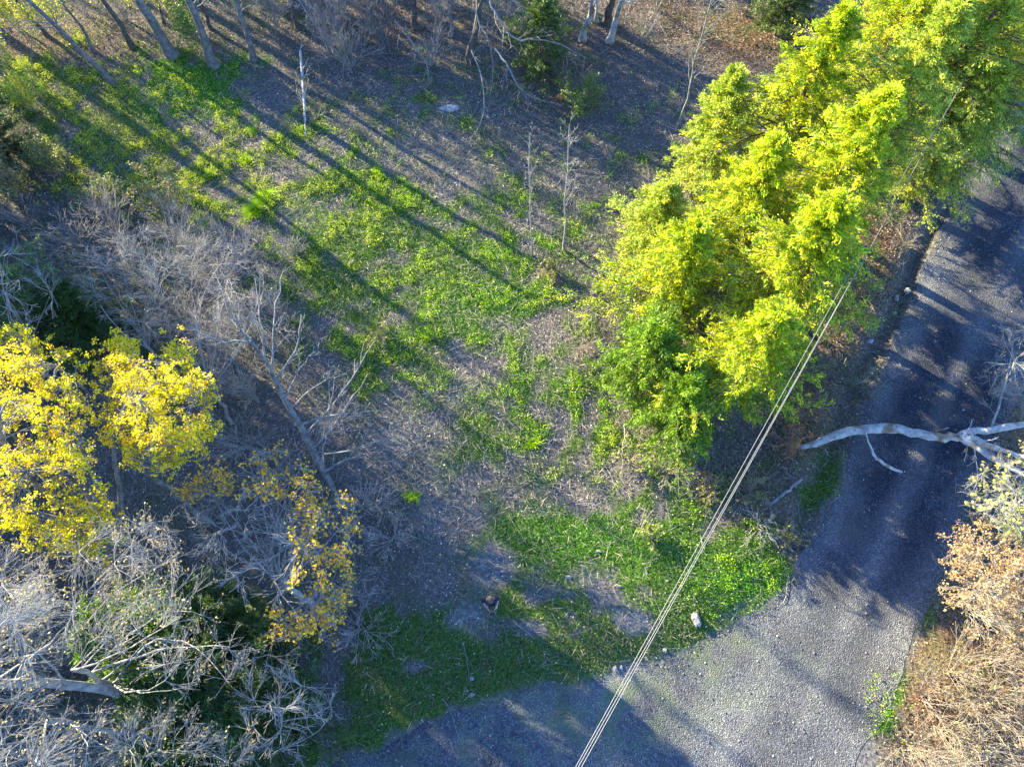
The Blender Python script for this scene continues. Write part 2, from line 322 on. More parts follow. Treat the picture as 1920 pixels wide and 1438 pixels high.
def leaves(Cn, L, W, r, U=None, tilt=1.0, jit=.6):
    """rhombic leaves; tilt 0 = lying flat"""
    n = len(Cn)
    if U is None: U = r.standard_normal((n, 3)); U[:, 2] *= tilt
    else: U = nrm(U) + jit * r.standard_normal((n, 3))
    U = nrm(U); Nn = r.standard_normal((n, 3)) * tilt + np.array([0, 0, 1.0]); Vv = nrm(np.cross(Nn, U))
    L = np.broadcast_to(L, n)[:, None]; W = np.broadcast_to(W, n)[:, None]
    V = np.stack([Cn - U * L / 2, Cn + Vv * W / 2 + U * L * .08, Cn + U * L / 2, Cn - Vv * W / 2 + U * L * .08], 1).reshape(-1, 3)
    return V, np.arange(n * 4).reshape(-1, 4)
def pal(cols, n, r, var=.25, w=None):
    c = np.array(cols, float)[r.choice(len(cols), n, p=w)]; return np.clip(c * r.uniform(1 - var, 1 + var, (n, 1)), 0, 1)

# ------------------------------------------------------------------ ground, road, driveway
def axis(lo, hi, step, far):
    a = np.arange(lo, hi + 1e-6, step); o = [10, 25, 55, 110, 220, 400]
    return np.concatenate([[lo - v for v in o[::-1]], a, [a[-1] + v for v in o]])
ax = axis(-35.5, 35.5, .125, 0); ay = axis(-6.5, 41.5, .125, 0)
AX, AY = np.meshgrid(ax, ay); az = hz(AX, AY) * np.where((np.abs(AX) > 36) | (AY > 42) | (AY < -7), 0, 1)
nx, ny = len(ax), len(ay); ii = (np.arange(ny - 1)[:, None] * nx + np.arange(nx - 1)[None]).ravel()
def vmask(x, y, *Fl): return np.stack([samp(f, x, y) for f in Fl], -1).reshape(-1, 3)
tag(mesh_np("ground", np.stack([AX, AY, az], -1), np.stack([ii, ii + 1, ii + nx + 1, ii + nx], -1), M['ground'], vcol=vmask(AX, AY, gmask, dmask, np.clip(bmask, 0, 1)), smooth=True), kind='structure')
def resample(L, n):
    s = np.concatenate([[0], np.cumsum(np.hypot(*np.diff(L, axis=0).T))]); u = np.linspace(0, s[-1], n)
    return np.stack([np.interp(u, s, L[:, 0]), np.interp(u, s, L[:, 1])], -1)
def strip(name, A, B, nu, nv, z, wob, maskf):
    A = resample(A, nv); B = resample(B, nv); nA = samp(N5, A[:, 0], A[:, 1]) * wob[0] + samp(N2, A[:, 0], A[:, 1]) * wob[0] * .6; nB = samp(N5, B[:, 0], B[:, 1]) * wob[1] + samp(N2, B[:, 0], B[:, 1]) * wob[1] * .6
    d = nrm(B - A); A = A + d * nA[:, None]; B = B + d * nB[:, None]
    u = np.linspace(0, 1, nu)[None, :, None]; P = A[:, None] * (1 - u) + B[:, None] * u
    V = np.concatenate([P, np.full(P.shape[:2] + (1,), z)], -1); i = (np.arange(nv - 1)[:, None] * nu + np.arange(nu - 1)[None]).ravel()
    o = mesh_np(name, V, np.stack([i, i + 1, i + nu + 1, i + nu], -1), M['gravel'], vcol=maskf(P[..., 0], P[..., 1], np.broadcast_to(u[..., 0], P.shape[:2])).reshape(-1, 3), smooth=True)
    return tag(o, kind='structure')
# one field for both gravel sheets, so no seam shows where they meet
road_mid_u = None
rc = resample((roadL + roadR) / 2, 400); rw = np.hypot(*(resample(roadL, 400) - resample(roadR, 400)).T) / 2
rl = resample(roadL, 400); rr_ = resample(roadR, 400)
sub = (slice(None, None, 2), slice(None, None, 2))
sx, sy = GXX[sub], GYY[sub]
bu = np.zeros(sx.shape); bd = np.full(sx.shape, 1e9)
for k in range(0, 400, 4):
    a, b = rl[k], rr_[k]; ab = b - a; t = ((sx - a[0]) * ab[0] + (sy - a[1]) * ab[1]) / (ab @ ab)
    tc = np.clip(t, -1, 2); d = np.hypot(sx - a[0] - tc * ab[0], sy - a[1] - tc * ab[1]); m_ = d < bd; bd[m_] = d[m_]; bu[m_] = t[m_]
Ug = np.repeat(np.repeat(bu, 2, 0), 2, 1)[:SH[0], :SH[1]]; Ug = blur(np.clip(Ug, -1, 2), 1.5)
g_ = lambda u, c, w: np.exp(-((u - c) / w) ** 2)
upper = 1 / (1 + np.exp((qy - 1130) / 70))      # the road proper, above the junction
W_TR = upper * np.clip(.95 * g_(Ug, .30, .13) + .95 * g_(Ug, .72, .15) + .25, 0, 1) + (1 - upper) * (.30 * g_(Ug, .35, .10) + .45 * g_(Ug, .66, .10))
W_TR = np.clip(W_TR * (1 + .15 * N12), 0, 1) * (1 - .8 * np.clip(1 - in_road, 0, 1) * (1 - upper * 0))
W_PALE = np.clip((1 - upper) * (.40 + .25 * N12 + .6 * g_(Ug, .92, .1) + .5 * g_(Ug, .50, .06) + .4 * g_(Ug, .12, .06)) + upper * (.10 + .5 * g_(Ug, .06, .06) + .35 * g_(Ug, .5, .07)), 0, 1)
W_GR = np.clip((1 - upper) * blobs([(1280, 1290, 260, 90, -10, .7), (1350, 1200, 110, 40, -20, .9), (900, 1400, 260, 60, -15, .55), (1100, 1360, 150, 60, 0, .6)]), 0, 1)
W_TR = blur(W_TR, 2.0)
gravmask = lambda x, y, u: vmask(x, y, W_TR, W_GR, W_PALE)
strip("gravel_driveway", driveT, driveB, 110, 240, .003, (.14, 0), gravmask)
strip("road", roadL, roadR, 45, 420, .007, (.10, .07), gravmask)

# ------------------------------------------------------------------ loose cover on the ground
def scatter(n, x0=-33, x1=33, y0=-4.5, y1=39, r=rng):
    """more points where the camera is nearer is not needed: uniform per square metre, kept to the visible wedge"""
    out = []
    while sum(map(len, out)) < n:
        x = r.uniform(x0, x1, n); y = r.uniform(y0, y1, n); a, b = PX(np.stack([x, y, 0 * x], -1))
        k = (a > -90) & (a < 2010) & (b > -110) & (b < 1500); out.append(np.stack([x[k], y[k]], -1))
    return np.concatenate(out)[:n]
def on(F, p): return samp(F, p[:, 0], p[:, 1])
NOGRAV = 1 - np.clip(blur(GRAV, 3.5) * 1.35 - .2 - .12 * N5 - .08 * N2, 0, 1)
# dead leaves
p = scatter(460000); k = rng.random(len(p)) < np.clip(NOGRAV + .012, 0, 1) * np.clip(1.0 - .75 * on(gmask, p) - .55 * on(dmask, p), .06, 1) if False else rng.random(len(p)) < np.clip(on(NOGRAV, p) + .01, 0, 1) * np.clip(1.0 - .75 * on(gmask, p) - .5 * on(dmask, p), .06, 1)
p = p[k]; c = np.column_stack([p, hz(p[:, 0], p[:, 1]) + rng.uniform(.005, .05, len(p))]); n = len(p)
L = rng.uniform(.035, .072, n); V, F = leaves(c, L, L * rng.uniform(.55, .9, n), rng, tilt=.55)
colL = pal([(.145, .132, .120), (.205, .182, .160), (.08, .072, .068), (.31, .28, .25), (.60, .57, .52), (.165, .145, .145)], n, rng, .3, [.26, .23, .19, .15, .07, .1])
bw = on(bmask, p)[:, None]; colB = pal([(.19, .11, .07), (.28, .17, .10), (.11, .06, .035), (.42, .29, .19)], n, rng, .3)
pw = on(pmask, p)[:, None]; colL = colL * (1 - pw * np.array([.15, .22, .10])) * np.array([.97, 1.0, .90])
cL = np.where(rng.random((n, 1)) < bw * .8, colB, colL)
tag(mesh_np("leaf_litter", V, F, M['litter'], col=cL), "brown and grey dead leaves lying over the whole clearing", "leaf litter", kind='stuff')
# dry straw lying flat
p = scatter(60000); w = np.clip(.22 + .75 * on(np.clip(blobs([(900, 650, 330, 260, 0, 1), (1180, 860, 120, 70, 0, 1), (220, 280, 330, 160, 0, 1.1), (1090, 640, 40, 60, 0, 1.5), (1000, 330, 160, 120, 0, .6), (1800, 1330, 150, 150, 0, 1.2), (560, 330, 200, 160, 0, .6), (1000, 900, 300, 120, 0, .6)]), 0, 1), p), 0, 1)
p = p[rng.random(len(p)) < w * on(NOGRAV, p)]; n = len(p); c = np.column_stack([p, hz(p[:, 0], p[:, 1]) + rng.uniform(.03, .16, n)])
V, F = leaves(c, rng.uniform(.15, .5, n), rng.uniform(.008, .018, n), rng, tilt=.22)
tag(mesh_np("dry_straw", V, F, M['straw'], col=pal([(.38, .32, .25), (.26, .22, .18), (.50, .43, .34), (.18, .15, .13)], n, rng)), "pale dry grass stalks lying flat across the clearing", "dry grass", kind='stuff')
# grass blades
p = scatter(1050000); gm = on(gmask, p); p = p[rng.random(len(p)) < np.clip(gm * 1.1, 0, 1) * np.clip(on(NOGRAV, p) + 0, 0, 1)]; n = len(p)
c = np.column_stack([p, hz(p[:, 0], p[:, 1]) + rng.uniform(.02, .09, n)])
L = rng.uniform(.05, .14, n); U = rng.standard_normal((n, 3)) * np.array([1, 1, .8]); V, F = leaves(c, L, rng.uniform(.012, .022, n), rng, U=U, jit=.1, tilt=1.2)
dull = on(np.clip(np.clip(1.0 - F_GRASS * 1.3, 0, .8) + blobs([(850, 1260, 330, 120, -10, 1.0), (1180, 1200, 200, 50, 0, .8), (700, 700, 250, 200, 0, .3)]), 0, 1), p)[:, None]
cg = pal([(.060, .16, .010), (.11, .24, .018), (.040, .11, .008), (.18, .30, .03), (.22, .24, .08)], n, rng, .25); cd = pal([(.095, .120, .045), (.15, .16, .08), (.065, .080, .032), (.23, .22, .14), (.05, .06, .03), (.17, .155, .11)], n, rng)
viv = on(np.clip(blobs([(370, 165, 90, 42, 20, 1.6), (300, 215, 60, 30, 30, .8), (470, 125, 40, 25, 0, 1), (900, 580, 100, 45, 0, .6), (1110, 1015, 160, 45, 5, .9), (1390, 1095, 100, 45, 0, 1.1), (1660, 1330, 40, 80, 20, 1)]), 0, 1), p)[:, None]
sun_yel = on(np.clip(blobs([(180, 250, 260, 170, 10, .9), (420, 330, 200, 90, 20, .5), (1150, 870, 150, 60, 0, .6)]), 0, 1), p)[:, None]  # sunlit zones, where warm sunlight is mixed into the blade colour as yellow
cg = cg * (1 - sun_yel * .7) + sun_yel * .7 * pal([(.26, .28, .05), (.34, .33, .09), (.20, .26, .03), (.38, .33, .16)], n, rng)
cg = cg * (1 - viv) + viv * pal([(.12, .38, .008), (.20, .46, .012), (.08, .26, .008)], n, rng)
tag(mesh_np("grass", V, F, M['leaf'], col=cg * (1 - dull) + cd * dull), "short green grass growing in patches across the clearing", "grass", kind='stuff')
# broad-leaved ground cover in clumps
CL = np.clip(blobs([(250, 270, 240, 110, 15, 1.1), (120, 160, 150, 70, 0, 1.0), (330, 350, 200, 80, 10, .9), (700, 430, 220, 90, 35, 1.0), (860, 540, 190, 110, 10, .9), (740, 610, 140, 60, 0, 1.1), (1030, 750, 130, 70, 20, 1.3), (1160, 860, 160, 60, 20, .8),
     (1280, 1000, 140, 60, 30, .5), (1390, 1080, 90, 50, 0, .4), (600, 330, 180, 60, 30, .5), (1050, 560, 120, 60, 0, .6), (1060, 350, 130, 80, 0, .35), (700, 690, 80, 60, 0, .6), (1660, 1330, 35, 90, 20, .9), (1480, 1020, 50, 60, 0, .7), (1650, 1300, 40, 80, 15, 1), (800, 180, 120, 60, 0, .3), (1200, 230, 120, 50, 20, .35)]), 0, 1.3)
CLm = np.clip(CL * (-.22 + .75 * N2 + .55 * N1 + .42 * N5), 0, 1)
p = scatter(170000); p = p[rng.random(len(p)) < on(CLm, p) * on(NOGRAV, p) * .8]; m = len(p); kk = 13
c0 = np.column_stack([p, hz(p[:, 0], p[:, 1])]); c = np.repeat(c0, kk, 0) + rng.standard_normal((m * kk, 3)) * np.array([.065, .065, .0]); c[:, 2] += rng.uniform(.03, .20, m * kk); n = len(c)
L = rng.uniform(.03, .065, n); V, F = leaves(c, L, L * .55, rng, tilt=1.6)
lit_yel = on(np.clip(blobs([(250, 270, 330, 200, 0, 1), (620, 420, 200, 100, 30, .6), (1180, 870, 130, 60, 0, .8), (100, 120, 200, 100, 0, 1)]), 0, 1), p)  # sunlit spots: leaves there get a yellower palette, sun warmth painted in
lit_yel = np.repeat(lit_yel, kk)[:, None]; base = np.repeat(pal([(.26, .50, .012), (.36, .58, .015), (.16, .36, .010), (.46, .58, .03)], m, rng, .2), kk, 0)
tag(mesh_np("undergrowth", V, F, M['leaf'], col=np.clip((base * (1 - lit_yel) + lit_yel * np.repeat(pal([(.46, .56, .04), (.56, .58, .08), (.32, .46, .03)], m, rng, .2), kk, 0)) * rng.uniform(.8, 1.2, (n, 1)), 0, 1)),
    "bright green leafy plants coming up through the dead leaves", "undergrowth", kind='stuff')
# loose stones
p = scatter(42000); e = np.clip(4 * on(blur(GRAV, 4), p) * (1 - on(blur(GRAV, 4), p)), 0, 1); w = .55 * on(GRAV, p) * (1 - .7 * on(W_TR, p)) + .45 * e + .12 * on(dmask, p) * (1 - on(GRAV, p)) + .001
w = w + .4 * np.exp(-(dist_line(p[:, 0], p[:, 1], ditch_line) / .8) ** 2)
p = p[rng.random(len(p)) < np.clip(w, 0, 1) * .8]; n = len(p)
oc = np.array([(1, 0, 0), (0, 1, 0), (-1, 0, 0), (0, -1, 0), (0, 0, .7), (0, 0, -.7)], float); of = np.array([(0, 1, 4), (1, 2, 4), (2, 3, 4), (3, 0, 4), (1, 0, 5), (2, 1, 5), (3, 2, 5), (0, 3, 5)])
s = rng.uniform(.010, .026, n) * rng.choice([1, 1, 1, 1.8], n); z = np.where(on(GRAV, p) > .5, .012, hz(p[:, 0], p[:, 1]) + .01)
V = (oc[None] * s[:, None, None] * rng.uniform(.6, 1.3, (n, 6, 1))); a = rng.uniform(0, pi, n); ca, sa = np.cos(a)[:, None], np.sin(a)[:, None]
V = np.stack([V[..., 0] * ca - V[..., 1] * sa, V[..., 0] * sa + V[..., 1] * ca, V[..., 2]], -1) + np.column_stack([p, z])[:, None]
F = (of[None] + np.arange(n)[:, None, None] * 6).reshape(-1, 3)
tag(mesh_np("gravel", V, F, M['litter'], col=np.repeat(pal([(.17, .17, .19), (.25, .25, .26), (.10, .10, .12), (.44, .43, .42)], n, rng, .2, [.38, .3, .26, .06]), 8, 0)),
    "loose grey stones scattered over the gravel and its verges", "gravel", kind='stuff')
# fallen twigs
p = scatter(3500); p = p[rng.random(len(p)) < on(NOGRAV, p)]; n = len(p); a = rng.uniform(0, 2 * pi, n)
P = grow(np.column_stack([p, hz(p[:, 0], p[:, 1]) + .04]), np.stack([np.cos(a), np.sin(a), .1 * rng.standard_normal(n)], -1), rng.uniform(.3, 1.2, n), 5, .18, 0, rng); P[:, :, 2] = hz(P[:, :, 0], P[:, :, 1]) + .05
V, F = tubes(P, np.repeat(rng.uniform(.004, .009, (n, 1)), 5, 1), 3)
tag(mesh_np("fallen_twigs", V, F, M['twig']), "thin grey twigs lying on the dead leaves", "twigs", kind='stuff')
# tyre marks pressed into the driveway edge
def tyre(px0, px1, name, label, w=.16):
    a, b = G(*px0)[:2], G(*px1)[:2]; L_ = np.linalg.norm(b - a); n = int(L_ / .15); u = np.linspace(0, 1, n)[:, None]
    c = a + (b - a) * u + .04 * rng.standard_normal((n, 2)); c = c[rng.random(n) < .8]; n = len(c); d = nrm(b - a); s_ = np.array([-d[1], d[0]])
    P = np.stack([np.concatenate([c + s_ * w * q + d * abs(q) * .07, np.full((n, 1), .013)], 1) for q in (-1, -.4, 0, .4, 1)], 1); P[:, :, :2] += .012 * rng.standard_normal((n, 5, 2))
    P[:, :, 2] = np.maximum(.012, hz(P[:, :, 0], P[:, :, 1])) + .008
    V, F = tubes(P, np.repeat(rng.uniform(.008, .020, (n, 1)), 5, 1), 5); tag(mesh_np(name, V, F, M['soil']), label, "tyre track", kind='stuff')
tyre((968, 1290), (972, 1432), "tyre_track", "dark tyre tread mark crossing the driveway edge under the grass")
tyre((1052, 1268), (1058, 1345), "tyre_track", "shorter tyre tread mark beside the longer one at the driveway edge")

# ------------------------------------------------------------------ trees
def poly_sample(poly, n, r):
    poly = np.array(poly, float); lo, hi = poly.min(0), poly.max(0); out = np.zeros((0, 2))
    while len(out) < n:
        q = r.uniform(lo, hi, (n * 2, 2)); out = np.vstack([out, q[inpoly(q[:, 0], q[:, 1], poly)]])
    return out[:n]
def curve(A, B, N, r, bend=.12, sag=0.0):
    L = np.linalg.norm(B - A, axis=1)[:, None]; q = r.standard_normal(A.shape) * bend * L; t = np.linspace(0, 1, N)[None, :, None]
    P = A[:, None] * (1 - t) + B[:, None] * t + q[:, None] * (4 * t * (1 - t)) * .5 + r.standard_normal((len(A), N, 3)) * (L * .005)[:, None] * (t * (1 - t) * 4)
    P[:, :, 2] += (sag * L * 4)[:, :] * (t * (1 - t))[:, :, 0]; return P
def env_tree(name, label, cat, base, fork, poly, zlo, zhi, tips, hubs, r0, mat, seed, group=None, twigs=(3, 3), foliage=None, tipz=None, twig_mat=None, trunk_mid=None, tr=.012, fill=.8):
    """deciduous tree: trunk from base to fork, limbs reaching into a crown volume, twigs, optional leaf tufts"""
    r = np.random.default_rng(seed); base = gz(base); t = thing(name, label, cat, base, group)
    pts = [base] + ([np.array(q, float) for q in trunk_mid] if trunk_mid else []) + [np.array(fork, float)]
    pts = np.array(pts); s = np.linspace(0, 1, len(pts)); u = np.linspace(0, 1, 12); TP = np.stack([np.interp(u, s, pts[:, k]) for k in range(3)], -1)
    TP[1:-1] += r.standard_normal((10, 3)) * .04; TR = r0 * np.linspace(1.15, .7, 12); TR[0] *= 1.35
    V, F = tubes(TP[None], TR[None], 9); mesh_np("trunk", V, F, M[mat], t, smooth=True, loc=base)
    q = poly_sample(poly, tips, r); ce = q.mean(0); rho = np.linalg.norm((q - ce) / (q.std(0) * 2.0), axis=1)
    z = zlo + (zhi - zlo) * (1 - np.clip(rho, 0, 1) ** 2 * .75) * r.uniform(1 - fill, 1, tips); TPt = G(q[:, 0], q[:, 1], z)
    fk = TP[-1]; sel = [int(np.argmax(np.linalg.norm(TPt - fk, axis=1)))]; d = np.linalg.norm(TPt - TPt[sel[0]], axis=1)
    for _ in range(hubs - 1):
        j = int(np.argmax(d)); sel.append(j); d = np.minimum(d, np.linalg.norm(TPt - TPt[j], axis=1))
    st_t = r.uniform(.72, 1.0, hubs); st_t[0] = 1; S, _ = at_t(np.repeat(TP[None], hubs, 0), st_t)
    LP = curve(S, TPt[sel], 10, r, .16, .04); LR = (r0 * .45 * r.uniform(.6, 1, hubs))[:, None] * np.linspace(1, .16, 10)[None]
    LR = LR * np.clip(np.linalg.norm(TPt[sel] - S, axis=1) / 4.0, .45, 1.2)[:, None]
    nodes = LP[:, 2:].reshape(-1, 3); nrad = LR[:, 2:].reshape(-1); tt = np.tile(np.linspace(.2, 1, 8), hubs)
    A = np.zeros_like(TPt); ar = np.zeros(tips)
    for i0 in range(0, tips, 500):
        D = np.linalg.norm(TPt[i0:i0 + 500, None] - nodes[None], axis=2) + .8 * tt[None]; j = D.argmin(1); A[i0:i0 + 500] = nodes[j]; ar[i0:i0 + 500] = nrad[j]
    BP = curve(A, TPt, 7, r, .14, .06); BR = np.maximum(ar * .55, tr * 1.2)[:, None] * np.linspace(1, .3, 7)[None]
    for h in range(0, hubs): pass
    parts = [tubes(LP, LR, 7), tubes(BP, BR, 5)]
    C1, R1 = spawn(BP, BR, twigs[0], (.15, 1), (.45, .95), 27, .03, .06, 6, r, .6, lmin=.4); R1 = np.maximum(R1, tr * .6); parts.append(tubes(C1, R1, 4))
    last = C1
    if twigs[1]:
        C2, R2 = spawn(C1, R1, twigs[1], (.2, 1), (.35, .7), 32, .03, .08, 4, r, .6, lmin=.2); R2 = np.maximum(R2, tr * .45); parts.append(tubes(C2, R2, 3)); last = C2
    V, F = join(parts); mesh_np("branches", V, F, M[twig_mat or mat], t, loc=base)
    if foliage: foliage(t, base, BP, C1, last, r)
    return t
def tufts(cols, per, spread, L, frac=1.0, src='tips', w=None, flat=.7, wid=.75, where=None):
    def f(t, base, BP, C1, C2, r):
        P = {'tips': np.concatenate([BP[:, -1], C1[:, -1]]), 'all': np.concatenate([C1[:, -1], C2[:, -1]]), 'fine': C2[:, -1]}[src]
        P = P[r.random(len(P)) < frac]; P = P if where is None else P[where(*PX(P))]; n = len(P); c = np.repeat(P, per, 0) + r.standard_normal((n * per, 3)) * spread
        Ls = r.uniform(.7, 1.3, len(c)) * L; V, F = leaves(c, Ls, Ls * wid, r, tilt=flat)
        col = np.repeat(pal(cols, n, r, .18, w), per, 0) * r.uniform(.8, 1.2, (n * per, 1)); mesh_np("foliage", V, F, M['leaf'], t, col=np.clip(col, 0, 1), loc=base)
    return f
def conifer(label, base, h, R, seed, cols, nb=110, sprays=18, per=27, name="hemlock_tree", cat="evergreen tree", group=None, lean=(0, 0), Lf=.092, Wf=.023, zb=.08, droop=-.10, shape=.75, thin=1.0):
    r = np.random.default_rng(seed); base = gz(base); t = thing(name, label, cat, base, group)
    top = base + np.array([lean[0], lean[1], h]); u = np.linspace(0, 1, 10)[:, None]; TP = base * (1 - u) + top * u; TP[1:-1] += r.standard_normal((8, 3)) * .03
    V, F = tubes(TP[None], (.028 * h ** .9 * np.linspace(1, .08, 10) + .01)[None], 8); mesh_np("trunk", V, F, M['wood'], t, smooth=True, loc=base)
    tt = zb + (1 - zb) * np.linspace(0, .985, nb) ** 1.05; S, _ = at_t(np.repeat(TP[None], nb, 0), tt)
    az = np.arange(nb) * 2.39996 + r.uniform(-.4, .4, nb); lob = 1 + .22 * np.sin(az * 2 + seed) + .15 * np.sin(az * 3 + seed * 2.1)
    L = (R * (1 - tt) ** (shape + .12) * lob * r.choice([.55, .8, 1.0, 1.1, 1.4], nb) * r.uniform(.9, 1.1, nb) + .15); D = np.stack([np.cos(az), np.sin(az), .28 + .5 * tt + .1 * r.standard_normal(nb)], -1)
    BP = grow(S, D, L, 8, .06, droop, r); BR = (.006 + .012 * L)[:, None] * np.linspace(1, .2, 8)[None]
    C1, R1 = spawn(BP, BR, sprays, (.12, 1), (.22, .42), 42, -.04, .06, 5, r, .5, flat=.75, lmin=.18); V, F = join([tubes(BP, BR, 4), tubes(C1, np.maximum(R1, .004), 3)]); mesh_np("branches", V, F, M['wood'], t, loc=base)
    Q = np.concatenate([C1, BP[:, 3:]]); n = len(Q); idx = np.repeat(np.arange(n), per); c, T = at_t(Q[idx], r.uniform(.0, 1, len(idx)))
    keep = r.random(len(c)) < thin; c, T, idx = c[keep], T[keep], idx[keep]
    c = c + r.standard_normal(c.shape) * np.array([.045, .045, .03]); Ls = r.uniform(.7, 1.3, len(c)) * Lf
    V, F = leaves(c, Ls, Ls * Wf / Lf * r.uniform(.8, 1.3, len(c)), r, U=T, jit=.28, tilt=.55)
    bc = pal(cols, n, r, .35)[idx]; mesh_np("foliage", V, F, M['needle'], t, col=np.clip(bc * r.uniform(.75, 1.25, (len(c), 1)), 0, 1), loc=base); return t
def shrub(name, label, cat, base, h, R, seed, stems=9, k=(4, 3), mat='twig', cols=None, per=2, L=.06, frac=.6, group=None, r0=.014, up=.03, spread=.03, flat=.8, lean=(0, 0), minr=.0055):
    r = np.random.default_rng(seed); base = gz(base); t = thing(name, label, cat, base, group)
    az = r.uniform(0, 2 * pi, stems); el = r.uniform(.15, 1.0, stems); D = np.stack([np.cos(az) * R * el + lean[0], np.sin(az) * R * el + lean[1], np.full(stems, h) * r.uniform(.7, 1.1, stems)], -1)
    Ls = np.linalg.norm(D, axis=1); P = grow(base + r.standard_normal((stems, 3)) * np.array([.06, .06, 0]), D, Ls, 8, .09, up, r); Rr = (r0 * r.uniform(.7, 1.3, stems))[:, None] * np.linspace(1, .25, 8)[None]
    parts = [tubes(P, Rr, 5)]; C1, R1 = spawn(P, Rr, k[0], (.15, 1), (.35, .75), 30, up, .07, 5, r, .6); R1 = np.maximum(R1, minr); parts.append(tubes(C1, R1, 4)); last = C1
    if k[1]: C2, R2 = spawn(C1, R1, k[1], (.2, 1), (.35, .7), 32, up, .09, 4, r, .6, lmin=.12); R2 = np.maximum(R2, minr); parts.append(tubes(C2, R2, 3)); last = C2
    V, F = join(parts); mesh_np("stems", V, F, M[mat], t, loc=base)
    if cols is not None:
        tp = np.concatenate([last[:, -1], last[:, last.shape[1] // 2]]); tp = tp[r.random(len(tp)) < frac]; n = len(tp); c = np.repeat(tp, per, 0) + r.standard_normal((n * per, 3)) * spread
        l = r.uniform(.7, 1.3, len(c)) * L; V, F = leaves(c, l, l * .7, r, tilt=flat); mesh_np("foliage", V, F, M['leaf'], t, col=np.clip(np.repeat(pal(cols, n, r, .2), per, 0) * r.uniform(.85, 1.15, (n * per, 1)), 0, 1), loc=base)
    return t
def stem_tree(name, label, cat, bpx, tpx, r0, seed, mat='bark', ext=1.0, group=None, kids=14, k2=4, trange=(.35, 1), cols=None, kink=.05, lr=(.12, .25), ang=50, frac=.5, per=3, L=.09, r_end=.3, k3=0, upk=.04, hmax=17, h=None):
    """tree known by its trunk: from ground pixel bpx through the sight line of tpx, ext times as long"""
    r = np.random.default_rng(seed); base = gz(G(*bpx)); top = stand(bpx, tpx) if h is None else G(tpx[0], tpx[1], h); top = base + (top - base) * ext
    if top[2] > hmax: top = base + (top - base) * (hmax / top[2])
    t = thing(name, label, cat, base, group); u = np.linspace(0, 1, 14)[:, None]; TP = base * (1 - u) + top * u
    w = np.cumsum(r.standard_normal((14, 3)), 0); w = (w - w[0]) - (w[-1] - w[0]) * u; w[:, 2] *= .2; TP += w * kink
    TR = r0 * np.linspace(1, r_end, 14); TR[0] *= 1.5; TR[1] *= 1.1; V, F = tubes(TP[None], TR[None], 9); mesh_np("trunk", V, F, M[mat], t, smooth=True, loc=base)
    P = TP[None]; Rr = TR[None]; C1, R1 = spawn(P, Rr, kids, trange, lr, ang, upk, .1, 8, r, .35, r_end=.2); R1 = np.minimum(R1, .05); parts = [tubes(C1, R1, 5)]
    C2, R2 = spawn(C1, R1, k2, (.2, 1), (.3, .6), 42, upk, .12, 6, r, .6); R2 = np.maximum(R2, .005); parts.append(tubes(C2, R2, 4)); last = C2
    if k3: C3, R3 = spawn(C2, R2, k3, (.2, 1), (.35, .7), 42, upk, .14, 4, r, .6); R3 = np.maximum(R3, .0045); parts.append(tubes(C3, R3, 3)); last = C3
    V, F = join(parts); mesh_np("branches", V, F, M[mat], t, loc=base)
    if cols is not None:
        tp = np.concatenate([last[:, -1], last[:, 2]]); tp = tp[r.random(len(tp)) < frac]; n = len(tp); c = np.repeat(tp, per, 0) + r.standard_normal((n * per, 3)) * .09
        l = r.uniform(.7, 1.3, len(c)) * L; V, F = leaves(c, l, l * .75, r, tilt=.8); mesh_np("foliage", V, F, M['leaf'], t, col=np.clip(np.repeat(pal(cols, n, r, .2), per, 0), 0, 1), loc=base)
    return t
